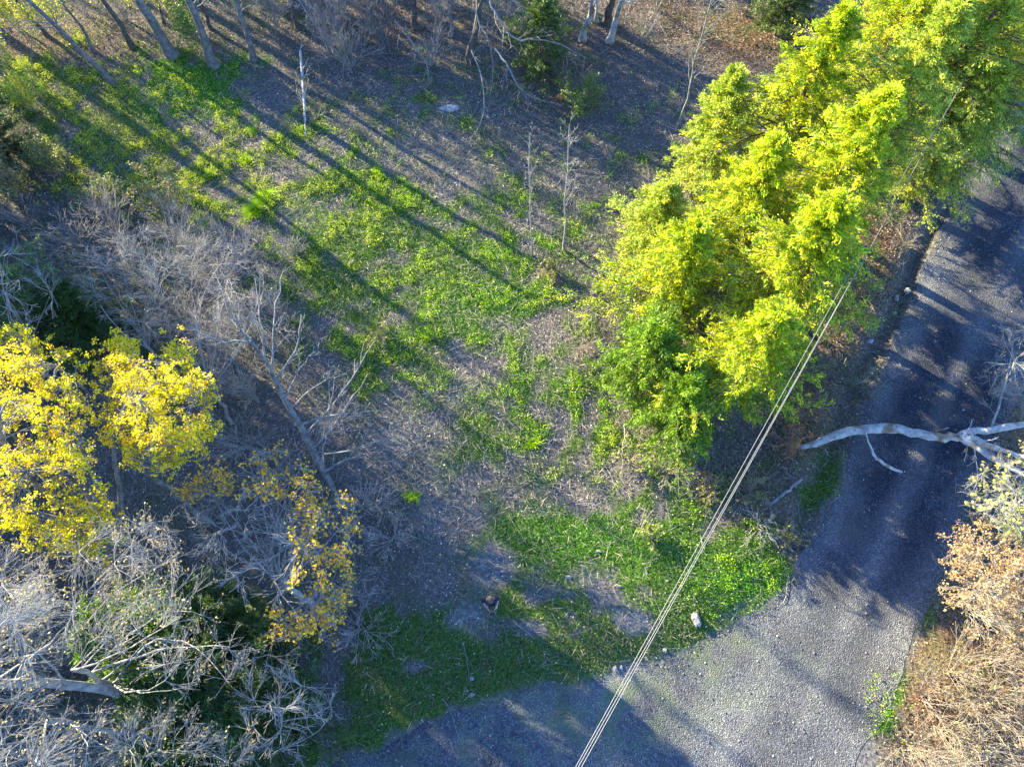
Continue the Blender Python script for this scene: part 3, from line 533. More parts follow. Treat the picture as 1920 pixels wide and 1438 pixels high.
# --- evergreens in a row along the road
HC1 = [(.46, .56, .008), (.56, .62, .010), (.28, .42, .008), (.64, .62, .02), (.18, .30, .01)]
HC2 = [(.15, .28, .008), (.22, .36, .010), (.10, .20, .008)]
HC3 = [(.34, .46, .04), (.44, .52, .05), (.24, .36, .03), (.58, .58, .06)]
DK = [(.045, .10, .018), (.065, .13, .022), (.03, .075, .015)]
ROW = "evergreens growing in a row beside the road"
def G2(x, y): return G(x, y)
for k, (px, h, R, seed, cols, nb, label, kw) in enumerate([
    ((1195, 720), 4.2, 2.1, 11, HC2, 110, "low dark green evergreen bush at the clearing end of the evergreen row", dict(shape=.55)),
    ((1250, 800), 3.6, 1.7, 12, HC2, 100, "low evergreen whose green tip points down towards the grass bank", dict(shape=.55)),
    ((1345, 745), 6.0, 2.2, 13, HC1, 130, "yellow green evergreen at the lower end of the row, over the brown bank", dict(shape=.6)),
    ((1235, 600), 5.6, 2.2, 14, HC1, 120, "bright evergreen on the clearing side, just above the low dark bush", dict(shape=.65)),
    ((1395, 640), 8.0, 2.6, 15, HC1, 150, "tall yellow green evergreen beside the overhead wires", dict(shape=.6)),
    ((1205, 500), 4.6, 1.6, 16, HC3, 90, "slim pale evergreen with a pointed top at the edge of the clearing", {}),
    ((1330, 520), 7.2, 2.2, 17, HC1, 130, "bright yellow evergreen in the middle of the row on the clearing side", {}),
    ((1440, 530), 9.2, 2.7, 18, HC1, 160, "tall evergreen with the brightest yellow crown, by the upper end of the wires", dict(shape=.6)),
    ((1292, 372), 6.2, 1.7, 19, HC3, 100, "narrow evergreen spire standing apart from the row above the bare sapling", {}),
    ((1400, 390), 8.8, 2.7, 20, HC1, 140, "bright feathery evergreen behind the narrow spire", {}),
    ((1520, 430), 9.8, 2.6, 21, HC3, 140, "dull green open evergreen whose boughs hang over the wires", dict(thin=.8)),
    ((1540, 300), 10.5, 2.9, 22, HC1, 150, "tallest bright evergreen reaching to the top of the picture", {}),
    ((1640, 330), 9.5, 3.2, 23, HC3, 150, "open pale green evergreen leaning boughs out towards the road", dict(thin=.75)),
    ((1735, 250), 9.6, 3.3, 24, HC3, 150, "open pale evergreen overhanging the dark upper road", dict(thin=.75)),
    ((1620, 180), 11.0, 2.9, 25, HC1, 140, "bright evergreen at the top edge with yellow boughs", {}),
    ((1770, 130), 10.5, 2.9, 26, HC3, 140, "pale evergreen in the corner above the road", dict(thin=.75))]):
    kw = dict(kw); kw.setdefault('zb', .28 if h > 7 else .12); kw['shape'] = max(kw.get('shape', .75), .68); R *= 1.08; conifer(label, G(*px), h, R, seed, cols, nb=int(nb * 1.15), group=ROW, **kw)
for k, (px, h, R, seed, label) in enumerate([((1680, 380), 6.6, 1.9, 27, "dull evergreen covering the upper end of the wires, at the road bank"), ((1735, 330), 8.2, 2.5, 28, "pale evergreen nearest the road, its boughs hanging over the gravel"), ((1790, 190), 8.4, 2.1, 29, "pale evergreen leaning over the road near the picture's top corner")]):
    conifer(label, G(*px), h, R, seed, HC3, nb=130, group=ROW, thin=.8, shape=.6)
# --- other evergreens
conifer("dark round evergreen bush at the left edge above the bare brush", G(20, 300), 3.2, 1.6, 31, DK, nb=90, shape=.5, name="evergreen_bush", cat="evergreen bush")
conifer("bluish green evergreen behind the bare twigs at the left edge", G(120, 640), 6.6, 2.1, 32, [(.10, .18, .05), (.15, .24, .06), (.08, .14, .04)], nb=110, shape=.6)
conifer("small dark evergreen between the bare fan shaped tree and the yellow maple", G(205, 640), 3.4, 1.7, 33, DK, nb=80, shape=.6)
UG = "dark evergreens under the bare trees"
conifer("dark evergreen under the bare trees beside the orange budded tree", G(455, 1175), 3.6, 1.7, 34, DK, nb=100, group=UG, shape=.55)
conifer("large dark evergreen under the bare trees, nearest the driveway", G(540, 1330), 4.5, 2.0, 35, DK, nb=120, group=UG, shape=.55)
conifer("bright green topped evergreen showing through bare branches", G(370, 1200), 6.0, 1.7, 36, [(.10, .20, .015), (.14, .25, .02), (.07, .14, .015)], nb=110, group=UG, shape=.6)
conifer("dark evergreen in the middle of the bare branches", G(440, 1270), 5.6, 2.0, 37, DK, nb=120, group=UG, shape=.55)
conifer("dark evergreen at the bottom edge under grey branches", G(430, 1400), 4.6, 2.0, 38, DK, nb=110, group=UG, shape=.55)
conifer("young evergreen beneath pale boughs at the top of the clearing", G(1010, 160), 4.0, 1.7, 39, [(.06, .12, .02), (.10, .16, .03)], nb=80, thin=.6, shape=.7)
conifer("half hidden evergreen at the top edge behind the young one", G(1010, 95), 4.0, 1.2, 40, [(.06, .12, .02), (.09, .15, .03)], nb=70, thin=.6)
conifer("low evergreen on the dark slope at the top edge", G(1450, 75), 3.0, 1.4, 41, [(.08, .13, .03), (.10, .16, .03)], nb=70, thin=.7)

# --- trees at the top of the clearing
YG = [(.46, .52, .04), (.54, .56, .06), (.34, .44, .03), (.56, .46, .08)]
BT = "bare trees at the wooded top edge"
for (b, tp, r0, seed, mat, label, kw) in [
    ((214, 160), (50, 0), .12, 51, 'bark', "long thin leaning trunk at the top left with its shadow across the grass", dict(ext=1.8, kids=8)),
    ((328, 114), (262, 10), .24, 52, 'bark', "thick grey trunk with a pale patch near its foot", dict(ext=2.5, cols=YG)),
    ((405, 130), (350, 0), .20, 53, 'bark', "straight grey trunk rising from the bright grass", dict(ext=2.2)),
    ((477, 117), (438, 0), .13, 54, 'bark', "slim grey trunk right of the bright grass patch", dict(ext=2.2)),
    ((250, 92), (193, 0), .13, 55, 'dark', "dark trunk among the young leaves left of the thick trunk", dict(ext=2.2, cols=YG)),
    ((178, 100), (118, 0), .07, 56, 'bark', "thin trunk between the leaning trunk and the dark trunk", dict(ext=2, cols=YG)),
    ((90, 70), (10, -20), .09, 57, 'dark', "dark thin trunk in the corner among yellow green leaves", dict(ext=2, cols=YG)),
    ((400, 62), (375, -10), .08, 58, 'dark', "thin dark trunk behind the straight grey trunk", dict(ext=2.2)),
    ((560, 60), (545, -10), .09, 59, 'dark', "dark stem at the top edge above the fallen pale log", dict(ext=2.4, cols=[(.12, .15, .05), (.16, .18, .06)])),
    ((782, 60), (774, -10), .15, 60, 'dark', "dark trunk behind the many stemmed shrub", dict(ext=2.5)),
    ((882, 132), (890, 0), .17, 61, 'dark', "dark trunk wound with pale drooping boughs", dict(ext=2.2, kids=22)),
    ((1137, 55), (1148, -20), .20, 62, 'dark', "dark trunk between the white birches", dict(ext=2.2)),
    ((1091, 84), (1109, 0), .15, 63, 'birch', "white birch trunk left of its twin at the top edge", dict(ext=2.5)),
    ((1141, 88), (1169, 0), .15, 64, 'birch', "white birch trunk right of its twin at the top edge", dict(ext=2.5)),
    ((1118, 52), (1121, 0), .08, 65, 'birch', "thin white birch standing between the two thicker ones", dict(ext=2.5)),
    ((986, 70), (996, -10), .10, 621, 'pale', "pale upright trunk at the top edge above the young evergreen", dict(ext=2.3)),
    ((845, 75), (848, -10), .08, 622, 'pale', "pale upright trunk just left of the dark trunk with drooping boughs", dict(ext=2.2)),
    ((640, 60), (632, -10), .08, 623, 'bark', "thin grey trunk in the thicket above the dead pole", dict(ext=2.2, kids=18)),
    ((310, 50), (285, -20), .07, 624, 'dark', "thin dark trunk behind the thick trunk with the pale patch", dict(ext=2, cols=YG)),
    ((1015, 135), (1022, 78), .07, 66, 'birch', "short pale trunk in front of the young evergreen", dict(ext=1.2, kids=6)),
    ((700, 70), (690, -20), .10, 67, 'bark', "grey trunk in the thicket left of the many stemmed shrub", dict(ext=2.2, kids=22))]:
    kw = dict(kw); stem_tree("birch_tree" if mat == 'birch' else "bare_tree", label, "birch tree" if mat == 'birch' else "tree", b, tp, r0, seed, mat=mat, group=None if mat == 'birch' else BT, **kw)
# saplings
SP = "thin bare saplings standing in the clearing"
stem_tree("sapling", "thin bare sapling in the clearing, left of the forked one", "sapling", (998, 483), (993, 250), .035, 71, mat='twig', group=SP, kids=26, k2=3, trange=(.35, 1), lr=(.08, .16), ang=28, kink=.02, r_end=.25)
stem_tree("sapling", "thin bare sapling with a forked top near the evergreens", "sapling", (1058, 474), (1068, 235), .045, 72, mat='twig', group=SP, kids=26, k2=4, trange=(.4, 1), lr=(.10, .22), ang=32, kink=.03, r_end=.25)
stem_tree("sapling", "tall pale sapling running up behind the narrow evergreen spire", "sapling", (1268, 250), (1336, 0), .055, 73, mat='pale', ext=1.25, group=SP, kids=24, k2=4, trange=(.3, 1), lr=(.12, .26), ang=36, kink=.04, r_end=.25)
stem_tree("sapling", "short dead sapling by the upper left brush with a pale stem", "sapling", (64, 122), (62, 66), .03, 74, mat='pale', group=SP, kids=6, k2=2)
stem_tree("sapling", "thin bare sapling in front of the low dark evergreen bush", "sapling", (1168, 800), (1165, 885), .02, 75, mat='tan', group=SP, kids=10, k2=3, h=1.2)
stem_tree("sapling", "weak bare sapling at the brambles beside the evergreens", "sapling", (1102, 612), (1110, 530), .02, 76, mat='tan', group=SP, kids=14, k2=3)

# pale fallen log with side twigs
def path(name, label, cat, pts, radii, mat, seed, side=0, ang=60, lr=(.15, .35), group=None, N=18, up=0.0, k2=3, part=None, wob=.02, cols=None):
    r = np.random.default_rng(seed); A = np.array([G(x, y, z) for x, y, z in pts]); s = np.linspace(0, 1, len(A)); u = np.linspace(0, 1, N)
    P = np.stack([np.interp(u, s, A[:, k]) for k in range(3)], -1)
    for _ in range(2): P[1:-1] = .25 * P[:-2] + .5 * P[1:-1] + .25 * P[2:]
    P[1:-1] += r.standard_normal((N - 2, 3)) * wob; Rr = np.interp(u, np.linspace(0, 1, len(radii)), radii) * r.uniform(.92, 1.08, N)
    base = P[0].copy(); t = thing(name, label, cat, base, group)
    V, F = tubes(P[None], Rr[None], 10); mesh_np(part or "trunk", V, F, M[mat], t, smooth=True, loc=base)
    if side:
        C, R1 = spawn(P[None], Rr[None], side, (.05, 1), lr, ang, up, .1, 6, r, .3); R1 = np.clip(R1, .006, .03); parts = [tubes(C, R1, 4)]
        if k2: C2, R2 = spawn(C, R1, k2, (.2, 1), (.3, .6), 40, up, .12, 4, r, .6); parts.append(tubes(C2, np.maximum(R2, .005), 3)); C = C2
        V, F = join(parts); mesh_np("twigs", V, F, M[mat], t, loc=base)
        if cols is not None:
            tp = C[:, -1]; n = len(tp); V, F = leaves(np.repeat(tp, 3, 0) + .05 * r.standard_normal((n * 3, 3)), .09, .06, r); mesh_np("foliage", V, F, M['leaf'], t, col=pal(cols, n * 3, r), loc=base)
    return t
path("dead_birch", "dead white birch pole lying with thin side branches at the top of the clearing", "dead tree", [(573, 256, .1), (570, 180, .5), (563, 96, .9)], [.035, .055, .06], 'birch', 81, wob=.006, side=12, ang=60, lr=(.2, .35))
path("fallen_branch", "thin pale log lying on the dark bank left of the road", "branch", [(1502, 898, .25), (1462, 932, .15), (1420, 965, .1)], [.05, .05, .03], 'pale', 82)
AB = "pale drooping boughs at the top of the clearing"
for k, (pts, rad, label) in enumerate([
    ([(928, 92, 2.2), (955, 130, 2.0), (972, 165, 1.6), (1000, 184, 1.0), (1050, 196, .3)], [0.042, 0.03, 0.018], "pale bent bough curving down towards the dug hollow"),
    ([(884, 95, 2.2), (900, 130, 1.9), (908, 180, 1.2), (906, 225, .7), (880, 268, .2)], [0.036, 0.024, 0.012], "pale hooked bough hanging below the dark trunk"),
    ([(918, 0, 4.2), (940, 45, 3.6), (968, 80, 3.2), (1030, 72, 3.0), (1100, 110, 2.0)], [0.042, 0.03, 0.012], "long pale bough arching over the young evergreen"),
    ([(886, 10, 4.5), (905, 60, 3.6), (920, 80, 2.6), (925, 140, 1.4), (918, 185, .5)], [0.03, 0.024, 0.012], "straight pale bough dropping right of the dark trunk"),
    ([(740, 40, 3.0), (770, 75, 2.4), (800, 120, 1.4), (808, 160, .5)], [0.024, 0.018, 0.012], "pale bough drooping from the many stemmed shrub"),
    ([(960, 0, 4.0), (1010, 50, 3.2), (1060, 95, 2.0), (1095, 148, .6)], [0.024, 0.018, 0.012], "thin pale bough crossing in front of the half hidden evergreen"),
    ([(560, 0, 3.0), (600, 60, 2.2), (650, 90, 1.2), (640, 140, .3)], [0.018, 0.018, 0.009], "grey bough arching over the pale dead pole")]):
    path("drooping_bough", label, "branch", pts, rad, 'pale', 90 + k, side=16, ang=45, lr=(.12, .3), group=AB, part="bough", up=-.03)
# thicket shrubs at the top
TH = "bare thicket shrubs along the wooded top edge"
for k, (x, y, h, R, st, mat, lab) in enumerate([
    (727, 103, 4.0, 1.5, 13, 'bark', "many stemmed grey shrub fanning up at the top of the clearing"),
    (645, 70, 2.6, 1.3, 12, 'twig', "grey twiggy thicket shrub between the dead pole and the fanning shrub"),
    (600, 35, 2.8, 1.4, 12, 'twig', "grey twiggy thicket shrub at the top edge above the dead pole"),
    (820, 70, 2.6, 1.2, 10, 'twig', "grey thicket shrub just left of the dark trunk with drooping boughs"),
    (850, 25, 3.0, 1.4, 11, 'twig', "grey thicket shrub at the top edge over the dark trunk"),
    (960, 40, 2.4, 1.3, 10, 'pale', "pale twiggy shrub tangled in the young evergreen"),
    (520, 70, 2.2, 1.2, 10, 'twig', "thin brown shrub left of the dead pole"),
    (1060, 190, 1.4, 1.0, 10, 'tan', "low brown brush heap beside the dug hollow"),
    (1230, 30, 2.2, 1.2, 8, 'twig', "thin bare shrub on the leaf covered slope right of the birches"),
    (690, 20, 3.0, 1.4, 12, 'pale', "pale grey shrub at the top edge left of the fanning shrub"),
    (770, 20, 3.2, 1.5, 13, 'pale', "pale grey shrub at the top edge right of the fanning shrub"), (660, 130, 2.0, 1.2, 11, 'twig', "grey shrub below the thicket right of the dead pole"), (810, 130, 1.8, 1.1, 10, 'twig', "grey shrub below the dark trunk with drooping boughs, on its left"), (930, 70, 3.0, 1.3, 11, 'pale', "pale shrub between the dark trunk and the young evergreen"),
    (620, 100, 2.2, 1.2, 10, 'twig', "grey shrub just right of the dead pole's top"), (1000, 10, 3.0, 1.4, 11, 'pale', "pale shrub at the top edge behind the young evergreen"), (1200, 90, 1.4, 1.0, 8, 'twig', "low bare shrub in the dead leaves right of the birches")]):
    shrub("thicket_shrub", lab, "shrub", G(x, y), h, R, 120 + k, stems=st, mat=mat, group=TH, minr=.006, k=(7, 3), r0=.03 if k == 0 else .016)
# young leafed shrubs at the top left
YL = "young leafed shrubs in the upper left"
for k, (x, y, h, R, cols, lab) in enumerate([
    (30, 150, 2.6, 1.4, YG, "yellow green shrub at the left edge in the top corner"), (110, 60, 3.0, 1.5, YG, "yellow green shrub between the dark corner trunk and the leaning trunk"),
    (165, 30, 3.2, 1.5, YG, "leafy shrub at the top edge above the leaning trunk"), (240, 40, 2.6, 1.3, YG, "leafy shrub around the foot of the dark trunk"),
    (330, 55, 2.6, 1.2, YG, "leafy shrub between the thick and the straight grey trunks"), (380, 90, 1.6, .8, [(.10, .20, .03), (.14, .24, .04)], "small green shrub left of the straight grey trunk's foot"),
    (450, 50, 2.4, 1.2, [(.14, .17, .06), (.20, .22, .08)], "dull leafy shrub behind the slim grey trunk"), (530, 30, 2.6, 1.2, [(.14, .17, .06), (.20, .22, .08)], "dull leafy shrub at the top edge beside the thicket"),
    (40, 60, 2.6, 1.4, YG, "yellow green shrub in the very top left corner"), (70, 215, 1.5, 1.0, YG, "low yellow green shrub above the dark round bush"),
    (10, 330, 1.8, 1.0, [(.34, .24, .10), (.28, .26, .09)], "orange tinged shrub below the dark round bush"), (40, 380, 1.6, 1.0, [(.24, .26, .10), (.30, .27, .12)], "pale budding shrub at the left edge above the bluish evergreen"),
    (200, 395, 1.5, 1.1, [(.22, .26, .08), (.16, .2, .06)], "low budding shrub above the bare fan shaped tree"), (330, 395, 1.5, 1.1, [(.22, .26, .08), (.26, .22, .09)], "low budding shrub between the bare fan and the bright tussock"),
    (120, 330, 1.3, 1.0, [(.18, .22, .07), (.24, .26, .09)], "low scrubby shrub on the lit slope right of the dark round bush"), (1085, 215, 1.2, .8, [(.16, .22, .05), (.20, .26, .06)], "small green sprouting shrub right of the brush heap"),
    (1420, 40, 2.0, 1.3, [(.10, .16, .03), (.14, .2, .04)], "green shrub on the dark slope above the evergreen spire"), (1410, 5, 2.2, 1.3, [(.10, .16, .03), (.16, .2, .04)], "green shrub touching the top edge above the lit strip")]):
    shrub("leafy_shrub", lab, "shrub", G(x, y), h, R, 150 + k, stems=9, mat='twig', cols=cols, per=8, L=.09, group=YL, k=(5, 3), spread=.10, frac=.9)
# bright tussocks
def tussock(label, x, y, R, seed, n=900, cols=((.28, .50, .006), (.40, .58, .010), (.50, .62, .02)), H=.3, squash=1.0):
    r = np.random.default_rng(seed); b = gz(G(x, y)); a = r.uniform(0, 2 * pi, n); q = np.minimum(np.abs(r.normal(0, .5, n)), .95) * R * (1 + .45 * np.sin(2 * a + seed) + .3 * np.sin(5 * a + seed * 3))
    P0 = b + np.stack([np.cos(a) * q, np.sin(a) * q * squash, 0 * q], -1); D = np.stack([np.cos(a) * .8, np.sin(a) * .8, np.full(n, 1.3)], -1) + r.standard_normal((n, 3)) * .3
    P = grow(P0, D, r.uniform(.6, 1.2, n) * H, 4, .1, -.35, r); Wd = nrm(np.cross(P[:, -1] - P[:, 0], np.array([0, 0, 1.0]))) * .011
    wv = np.array([1, 1, .7, .1])[None, :, None]; V = np.stack([P - Wd[:, None] * wv, P + Wd[:, None] * wv], 2).reshape(-1, 3); i = np.arange(n)[:, None] * 8 + np.arange(3)[None] * 2
    F = np.stack([i, i + 1, i + 3, i + 2], -1).reshape(-1, 4); o = mesh_np("grass_tussock", V, F, M['leaf'], col=np.repeat(pal(cols, n, r, .2), 3, 0), loc=b)
    return tag(o, label, "grass tussock", "bright grass tussocks on the clearing")
tussock("largest bright tussock, a curved green clump left of the clearing's middle", 480, 398, .42, 201, 1500)
for k in range(2): pass
tussock("bright tussock forming the upper end of the curved green clump", 500, 375, .33, 202, 1000)
tussock("bright round tussock above the curved green clump", 463, 301, .34, 203, 800, H=.2)
tussock("small bright tussock near the foot of the dead birch pole", 474, 248, .26, 204, 500, H=.16)
tussock("small bright tussock in the middle of the clearing above the bare sapling's left", 709, 326, .24, 205, 500, H=.16)
tussock("small bright tussock left of the curved clump's upper tip", 394, 325, .28, 206, 500, H=.18)
tussock("bright tussock in the shaded middle by the brown stalks", 806, 634, .24, 207, 500, H=.16)
tussock("bright tussock on the shaded slope above the pale dirt", 1000, 832, .26, 208, 500, H=.16)
tussock("small bright tussock among dead leaves above the person", 775, 934, .20, 209, 400, H=.14)

# --- left side bare trees
env_tree("bare_tree", "bare fan shaped tree with pale branches above the yellow maples", "tree", G(330, 720), G(262, 628, 2.0), [(150, 430), (330, 420), (400, 460), (330, 560), (300, 640), (215, 620), (150, 540)], 3.0, 6.0, 90, 12, .07, 'pale', 301, twigs=(5, 4), tr=.007)
env_tree("bare_tree", "bare tree with branches sweeping up right of the fan shaped tree", "tree", G(440, 800), G(385, 700, 2.0), [(330, 600), (340, 450), (470, 460), (520, 540), (470, 640), (400, 680)], 2.8, 5.6, 90, 12, .06, 'twig', 302, twigs=(5, 4), tr=.007)
env_tree("bare_tree", "bare tree at the left edge in front of the bluish evergreen", "tree", G(150, 760), G(30, 640, 3.5), [(-40, 440), (60, 430), (130, 500), (90, 620), (20, 640), (-60, 600)], 6.0, 8.0, 26, 7, .06, 'pale', 303, twigs=(3, 3), tr=.011)
def leaning_dead():
    t = path("leaning_tree", "leaning bare trunk with long upswept branches in the middle left", "tree", [(640, 950, 0), (605, 880, 1.1), (572, 815, 2.1), (530, 740, 3.1), (492, 665, 4.2), (450, 620, 5.0)], [.125, .11, .10, .08, .05, .02], 'bark', 310, N=24)
    r = np.random.default_rng(311); base = np.array(t.location)
    def q(*pp): return [G(x, y, z) for x, y, z in pp]
    B = [q((572, 815, 2.1), (640, 740, 2.9), (702, 640, 3.4)), q((590, 850, 1.6), (640, 850, 2.4), (742, 815, 2.8)), q((545, 765, 2.8), (600, 715, 3.4), (650, 700, 3.8)), q((535, 750, 3.0), (560, 690, 3.7), (596, 655, 4.2)),
         q((510, 700, 3.6), (512, 600, 4.4), (532, 505, 5.0)), q((500, 685, 3.8), (490, 610, 4.6), (478, 520, 5.2)), q((560, 795, 2.4), (620, 780, 3.0), (700, 770, 3.0)), q((608, 885, 1.0), (650, 860, 1.6), (690, 850, 2.0)),
         q((515, 715, 3.4), (560, 650, 4.2), (565, 590, 4.8)), q((480, 650, 4.3), (430, 590, 5.0), (400, 500, 5.6)), q((600, 870, 1.3), (615, 800, 2.3), (618, 700, 3.0)), q((470, 640, 4.6), (400, 640, 5.2), (340, 600, 5.6)), q((585, 840, 1.8), (625, 800, 2.6), (690, 700, 3.2))]
    A = np.array(B); u = np.linspace(0, 1, 10); s = [0, .5, 1]; P = np.stack([[np.interp(u, s, b[:, k]) for k in range(3)] for b in A]).transpose(0, 2, 1)
    for _ in range(2): P[:, 1:-1] = .25 * P[:, :-2] + .5 * P[:, 1:-1] + .25 * P[:, 2:]
    P[:, 1:-1] += r.standard_normal(P[:, 1:-1].shape) * .02; R = np.linspace(.035, .010, 10)[None] * r.uniform(.8, 1.2, (len(P), 1)); C, R1 = spawn(P, R, 7, (.15, 1), (.15, .35), 38, .03, .08, 5, r, .5); C2, R2 = spawn(C, R1, 3, (.2, 1), (.3, .6), 38, .03, .1, 4, r, .6)
    V, F = join([tubes(P, R, 6), tubes(C, np.maximum(R1, .007), 4), tubes(C2, np.maximum(R2, .005), 3)]); mesh_np("branches", V, F, M['pale'], t, loc=base)
leaning_dead()
BS = "bare brush growing below the clearing on the left"
for k, (x, y, h, R, lab) in enumerate([(430, 560, 2.4, 1.2, "bare brush above the leaning trunk's tip"), (480, 640, 2.2, 1.1, "bare brush around the leaning trunk's tip"), (250, 470, 2.2, 1.3, "bare brush above the fan shaped tree"), (150, 470, 2.2, 1.2, "bare brush right of the bluish evergreen"),
    (360, 480, 2.2, 1.2, "bare brush behind the fan shaped tree's right side"), (490, 760, 2.0, 1.1, "bare brush left of the leaning trunk"), (700, 960, 1.4, 1.1, "low grey brush right of the orange budded tree"), (640, 800, 1.4, 1.0, "low grey brush under the leaning trunk's branches"), (560, 480, 1.2, .9, "thin brush at the clearing's edge above the leaning trunk"),
    (420, 750, 2.0, 1.1, "bare brush right of the nearer yellow maple"), (60, 420, 1.8, 1.2, "bare brush on the left edge above the bluish evergreen"), (740, 1010, 1.0, 1.0, "low purple brush left of the pale dirt"),
    (300, 540, 2.6, 1.4, "dense bare brush between the fan shaped tree's branches"), (400, 520, 2.4, 1.3, "dense bare brush right of the fan shaped tree's top"), (460, 500, 2.0, 1.2, "dense bare brush at the upper right end of the thicket"), (350, 620, 2.6, 1.3, "dense bare brush just right of the fan shaped tree's fork"),
    (430, 680, 2.6, 1.3, "dense bare brush left of the leaning trunk's middle"), (530, 620, 1.8, 1.1, "fine brush right of the leaning trunk's tip"), (550, 900, 1.8, 1.2, "fine brush left of the leaning trunk's foot"), (470, 840, 1.8, 1.2, "fine brush above the orange budded tree"), (220, 420, 2.0, 1.2, "fine brush below the lit slope at the left"),
    (600, 980, 1.4, 1.1, "fine brush at the leaning trunk's foot"), (680, 1180, 1.0, 1.0, "low purple brush right of the large dark evergreen"), (650, 1110, 1.2, 1.0, "low purple brush between the orange budded tree and the person")]):
    shrub("bare_brush", lab, "shrub", G(x, y), h, R, 330 + k, stems=11, mat='twig', group=BS, k=(7, 3), minr=.006)
# --- maples
MY = [(.74, .66, .006), (.82, .72, .010), (.60, .56, .008), (.76, .56, .015)]
ball = tufts(MY, 22, .050, .052, 1.0, 'tips', flat=1.0, wid=.85)
env_tree("maple_tree", "large yellow flowering maple cut by the left edge", "maple tree", G(330, 1075), G(190, 985, 4.0), [(-90, 610), (30, 620), (150, 680), (165, 760), (160, 900), (225, 960), (215, 1040), (110, 1040), (-90, 960)], 6.0, 9.0, 300, 14, .17, 'bark', 351, twigs=(3, 1), foliage=ball, tr=.011, group="yellow flowering maples")
env_tree("maple_tree", "yellow flowering maple with two pointed tops, right of the large one", "maple tree", G(395, 985), G(275, 880, 3.6), [(185, 660), (240, 620), (270, 690), (315, 680), (330, 600), (355, 640), (360, 700), (395, 730), (390, 800), (370, 860), (270, 890), (180, 800), (200, 730)], 5.5, 8.2, 230, 12, .09, 'bark', 352, twigs=(3, 1), foliage=ball, tr=.011, group="yellow flowering maples")
OR = [(.84, .46, .02), (.78, .50, .03), (.88, .56, .05), (.60, .42, .03)]
spk = tufts(OR, 9, .065, .09, .85, 'tips', where=lambda x, y: (x > 545) | (y < 935) | (y > 1130), flat=1.0, wid=.6)
env_tree("budding_tree", "pale many branched tree with orange yellow buds in the lower left", "tree", G(625, 1165), G(500, 1065, 3.2), [(345, 900), (400, 850), (560, 840), (600, 930), (665, 950), (665, 1100), (610, 1200), (520, 1190), (470, 1130), (400, 1090), (350, 1000)], 4.2, 6.6, 190, 22, .11, 'pale', 353, twigs=(3, 3), foliage=spk, tr=.012)
# --- bare trees, bottom left
BB = "pale bare trees in the lower left corner"
bud = tufts([(.34, .30, .12), (.40, .30, .16)], 2, .03, .05, .30, 'fine', flat=1.0)
env_tree("bare_tree", "big pale bare tree with a thick trunk crossing the left edge", "tree", G(440, 1322), G(-60, 1272, 9.0), [(-60, 1060), (100, 1060), (150, 1150), (130, 1240), (40, 1300), (-60, 1300)], 9.5, 12.5, 50, 8, .12, 'pale', 361, twigs=(5, 3), tr=.0055, group=BB, foliage=bud, trunk_mid=[G(340, 1315, 2.4), G(250, 1300, 4.6), G(110, 1280, 7.2)])
env_tree("bare_tree", "bare tree whose boughs sweep right over the dark evergreens", "tree", G(370, 1330), G(135, 1255, 6.8), [(150, 1180), (240, 1090), (330, 1070), (400, 1130), (470, 1230), (450, 1280), (350, 1290), (240, 1260)], 7.5, 9.8, 60, 12, .07, 'pale', 362, twigs=(5, 3), tr=.0055, group=BB, foliage=bud)
env_tree("bare_tree", "bare tree radiating from a pale fork near the bottom left corner", "tree", G(380, 1400), G(88, 1350, 7.4), [(-60, 1300), (80, 1280), (190, 1330), (220, 1430), (120, 1500), (-60, 1500)], 8.0, 11.0, 60, 12, .07, 'pale', 363, twigs=(5, 3), tr=.0055, group=BB, foliage=bud)
env_tree("bare_tree", "upright bare tree with thin poles between the maples and the dark evergreens", "tree", G(340, 1250), G(125, 1200, 6.0), [(90, 1180), (110, 1000), (150, 960), (330, 980), (340, 1040), (260, 1150), (170, 1220)], 7.0, 9.5, 55, 10, .05, 'twig', 364, twigs=(5, 3), tr=.0055, group=BB, foliage=bud)
env_tree("bare_tree", "bare tree reaching down to the bottom edge beside the driveway corner", "tree", G(420, 1440), G(265, 1375, 5.0), [(200, 1330), (330, 1330), (470, 1380), (480, 1460), (330, 1500), (200, 1470)], 5.5, 8.0, 55, 10, .05, 'pale', 365, twigs=(5, 3), tr=.0055, group=BB, foliage=bud)
env_tree("bare_tree", "thin grey tree drooping over the dark evergreens near the driveway", "tree", G(560, 1420), G(500, 1400, 3.0), [(420, 1290), (530, 1180), (560, 1220), (600, 1260), (640, 1330), (560, 1430), (430, 1420)], 3.5, 6.0, 50, 9, .07, 'twig', 366, twigs=(4, 3), tr=.009, group=BB)
env_tree("bare_tree", "bare grey tree at the left edge below the large maple", "tree", G(280, 1170), G(40, 1110, 6.5), [(-60, 990), (60, 1040), (110, 1090), (90, 1180), (-60, 1200)], 7.5, 9.5, 50, 9, .05, 'twig', 367, twigs=(5, 3), tr=.0055, group=BB, foliage=bud)
for k, (x, y, lab) in enumerate([(60, 1180, "brown budded undergrowth shrub under the upright bare tree"), (150, 1330, "brown undergrowth shrub beneath the thick pale trunk"), (100, 1100, "brown undergrowth shrub at the left edge below the maple"), (230, 1420, "brown undergrowth shrub at the bottom edge"), (260, 1050, "grey undergrowth shrub beneath the maple's lower leaves"), (20, 1400, "brown undergrowth shrub in the bottom left corner"), (170, 1230, "brown undergrowth shrub between the bare trees")]):
    shrub("undergrowth_shrub", lab, "shrub", G(x, y), 2.6, 1.4, 380 + k, stems=11, mat='twig', cols=[(.30, .22, .10), (.24, .22, .08)], per=1, L=.07, frac=.5, group="brown undergrowth shrubs in the lower left", k=(7, 4))

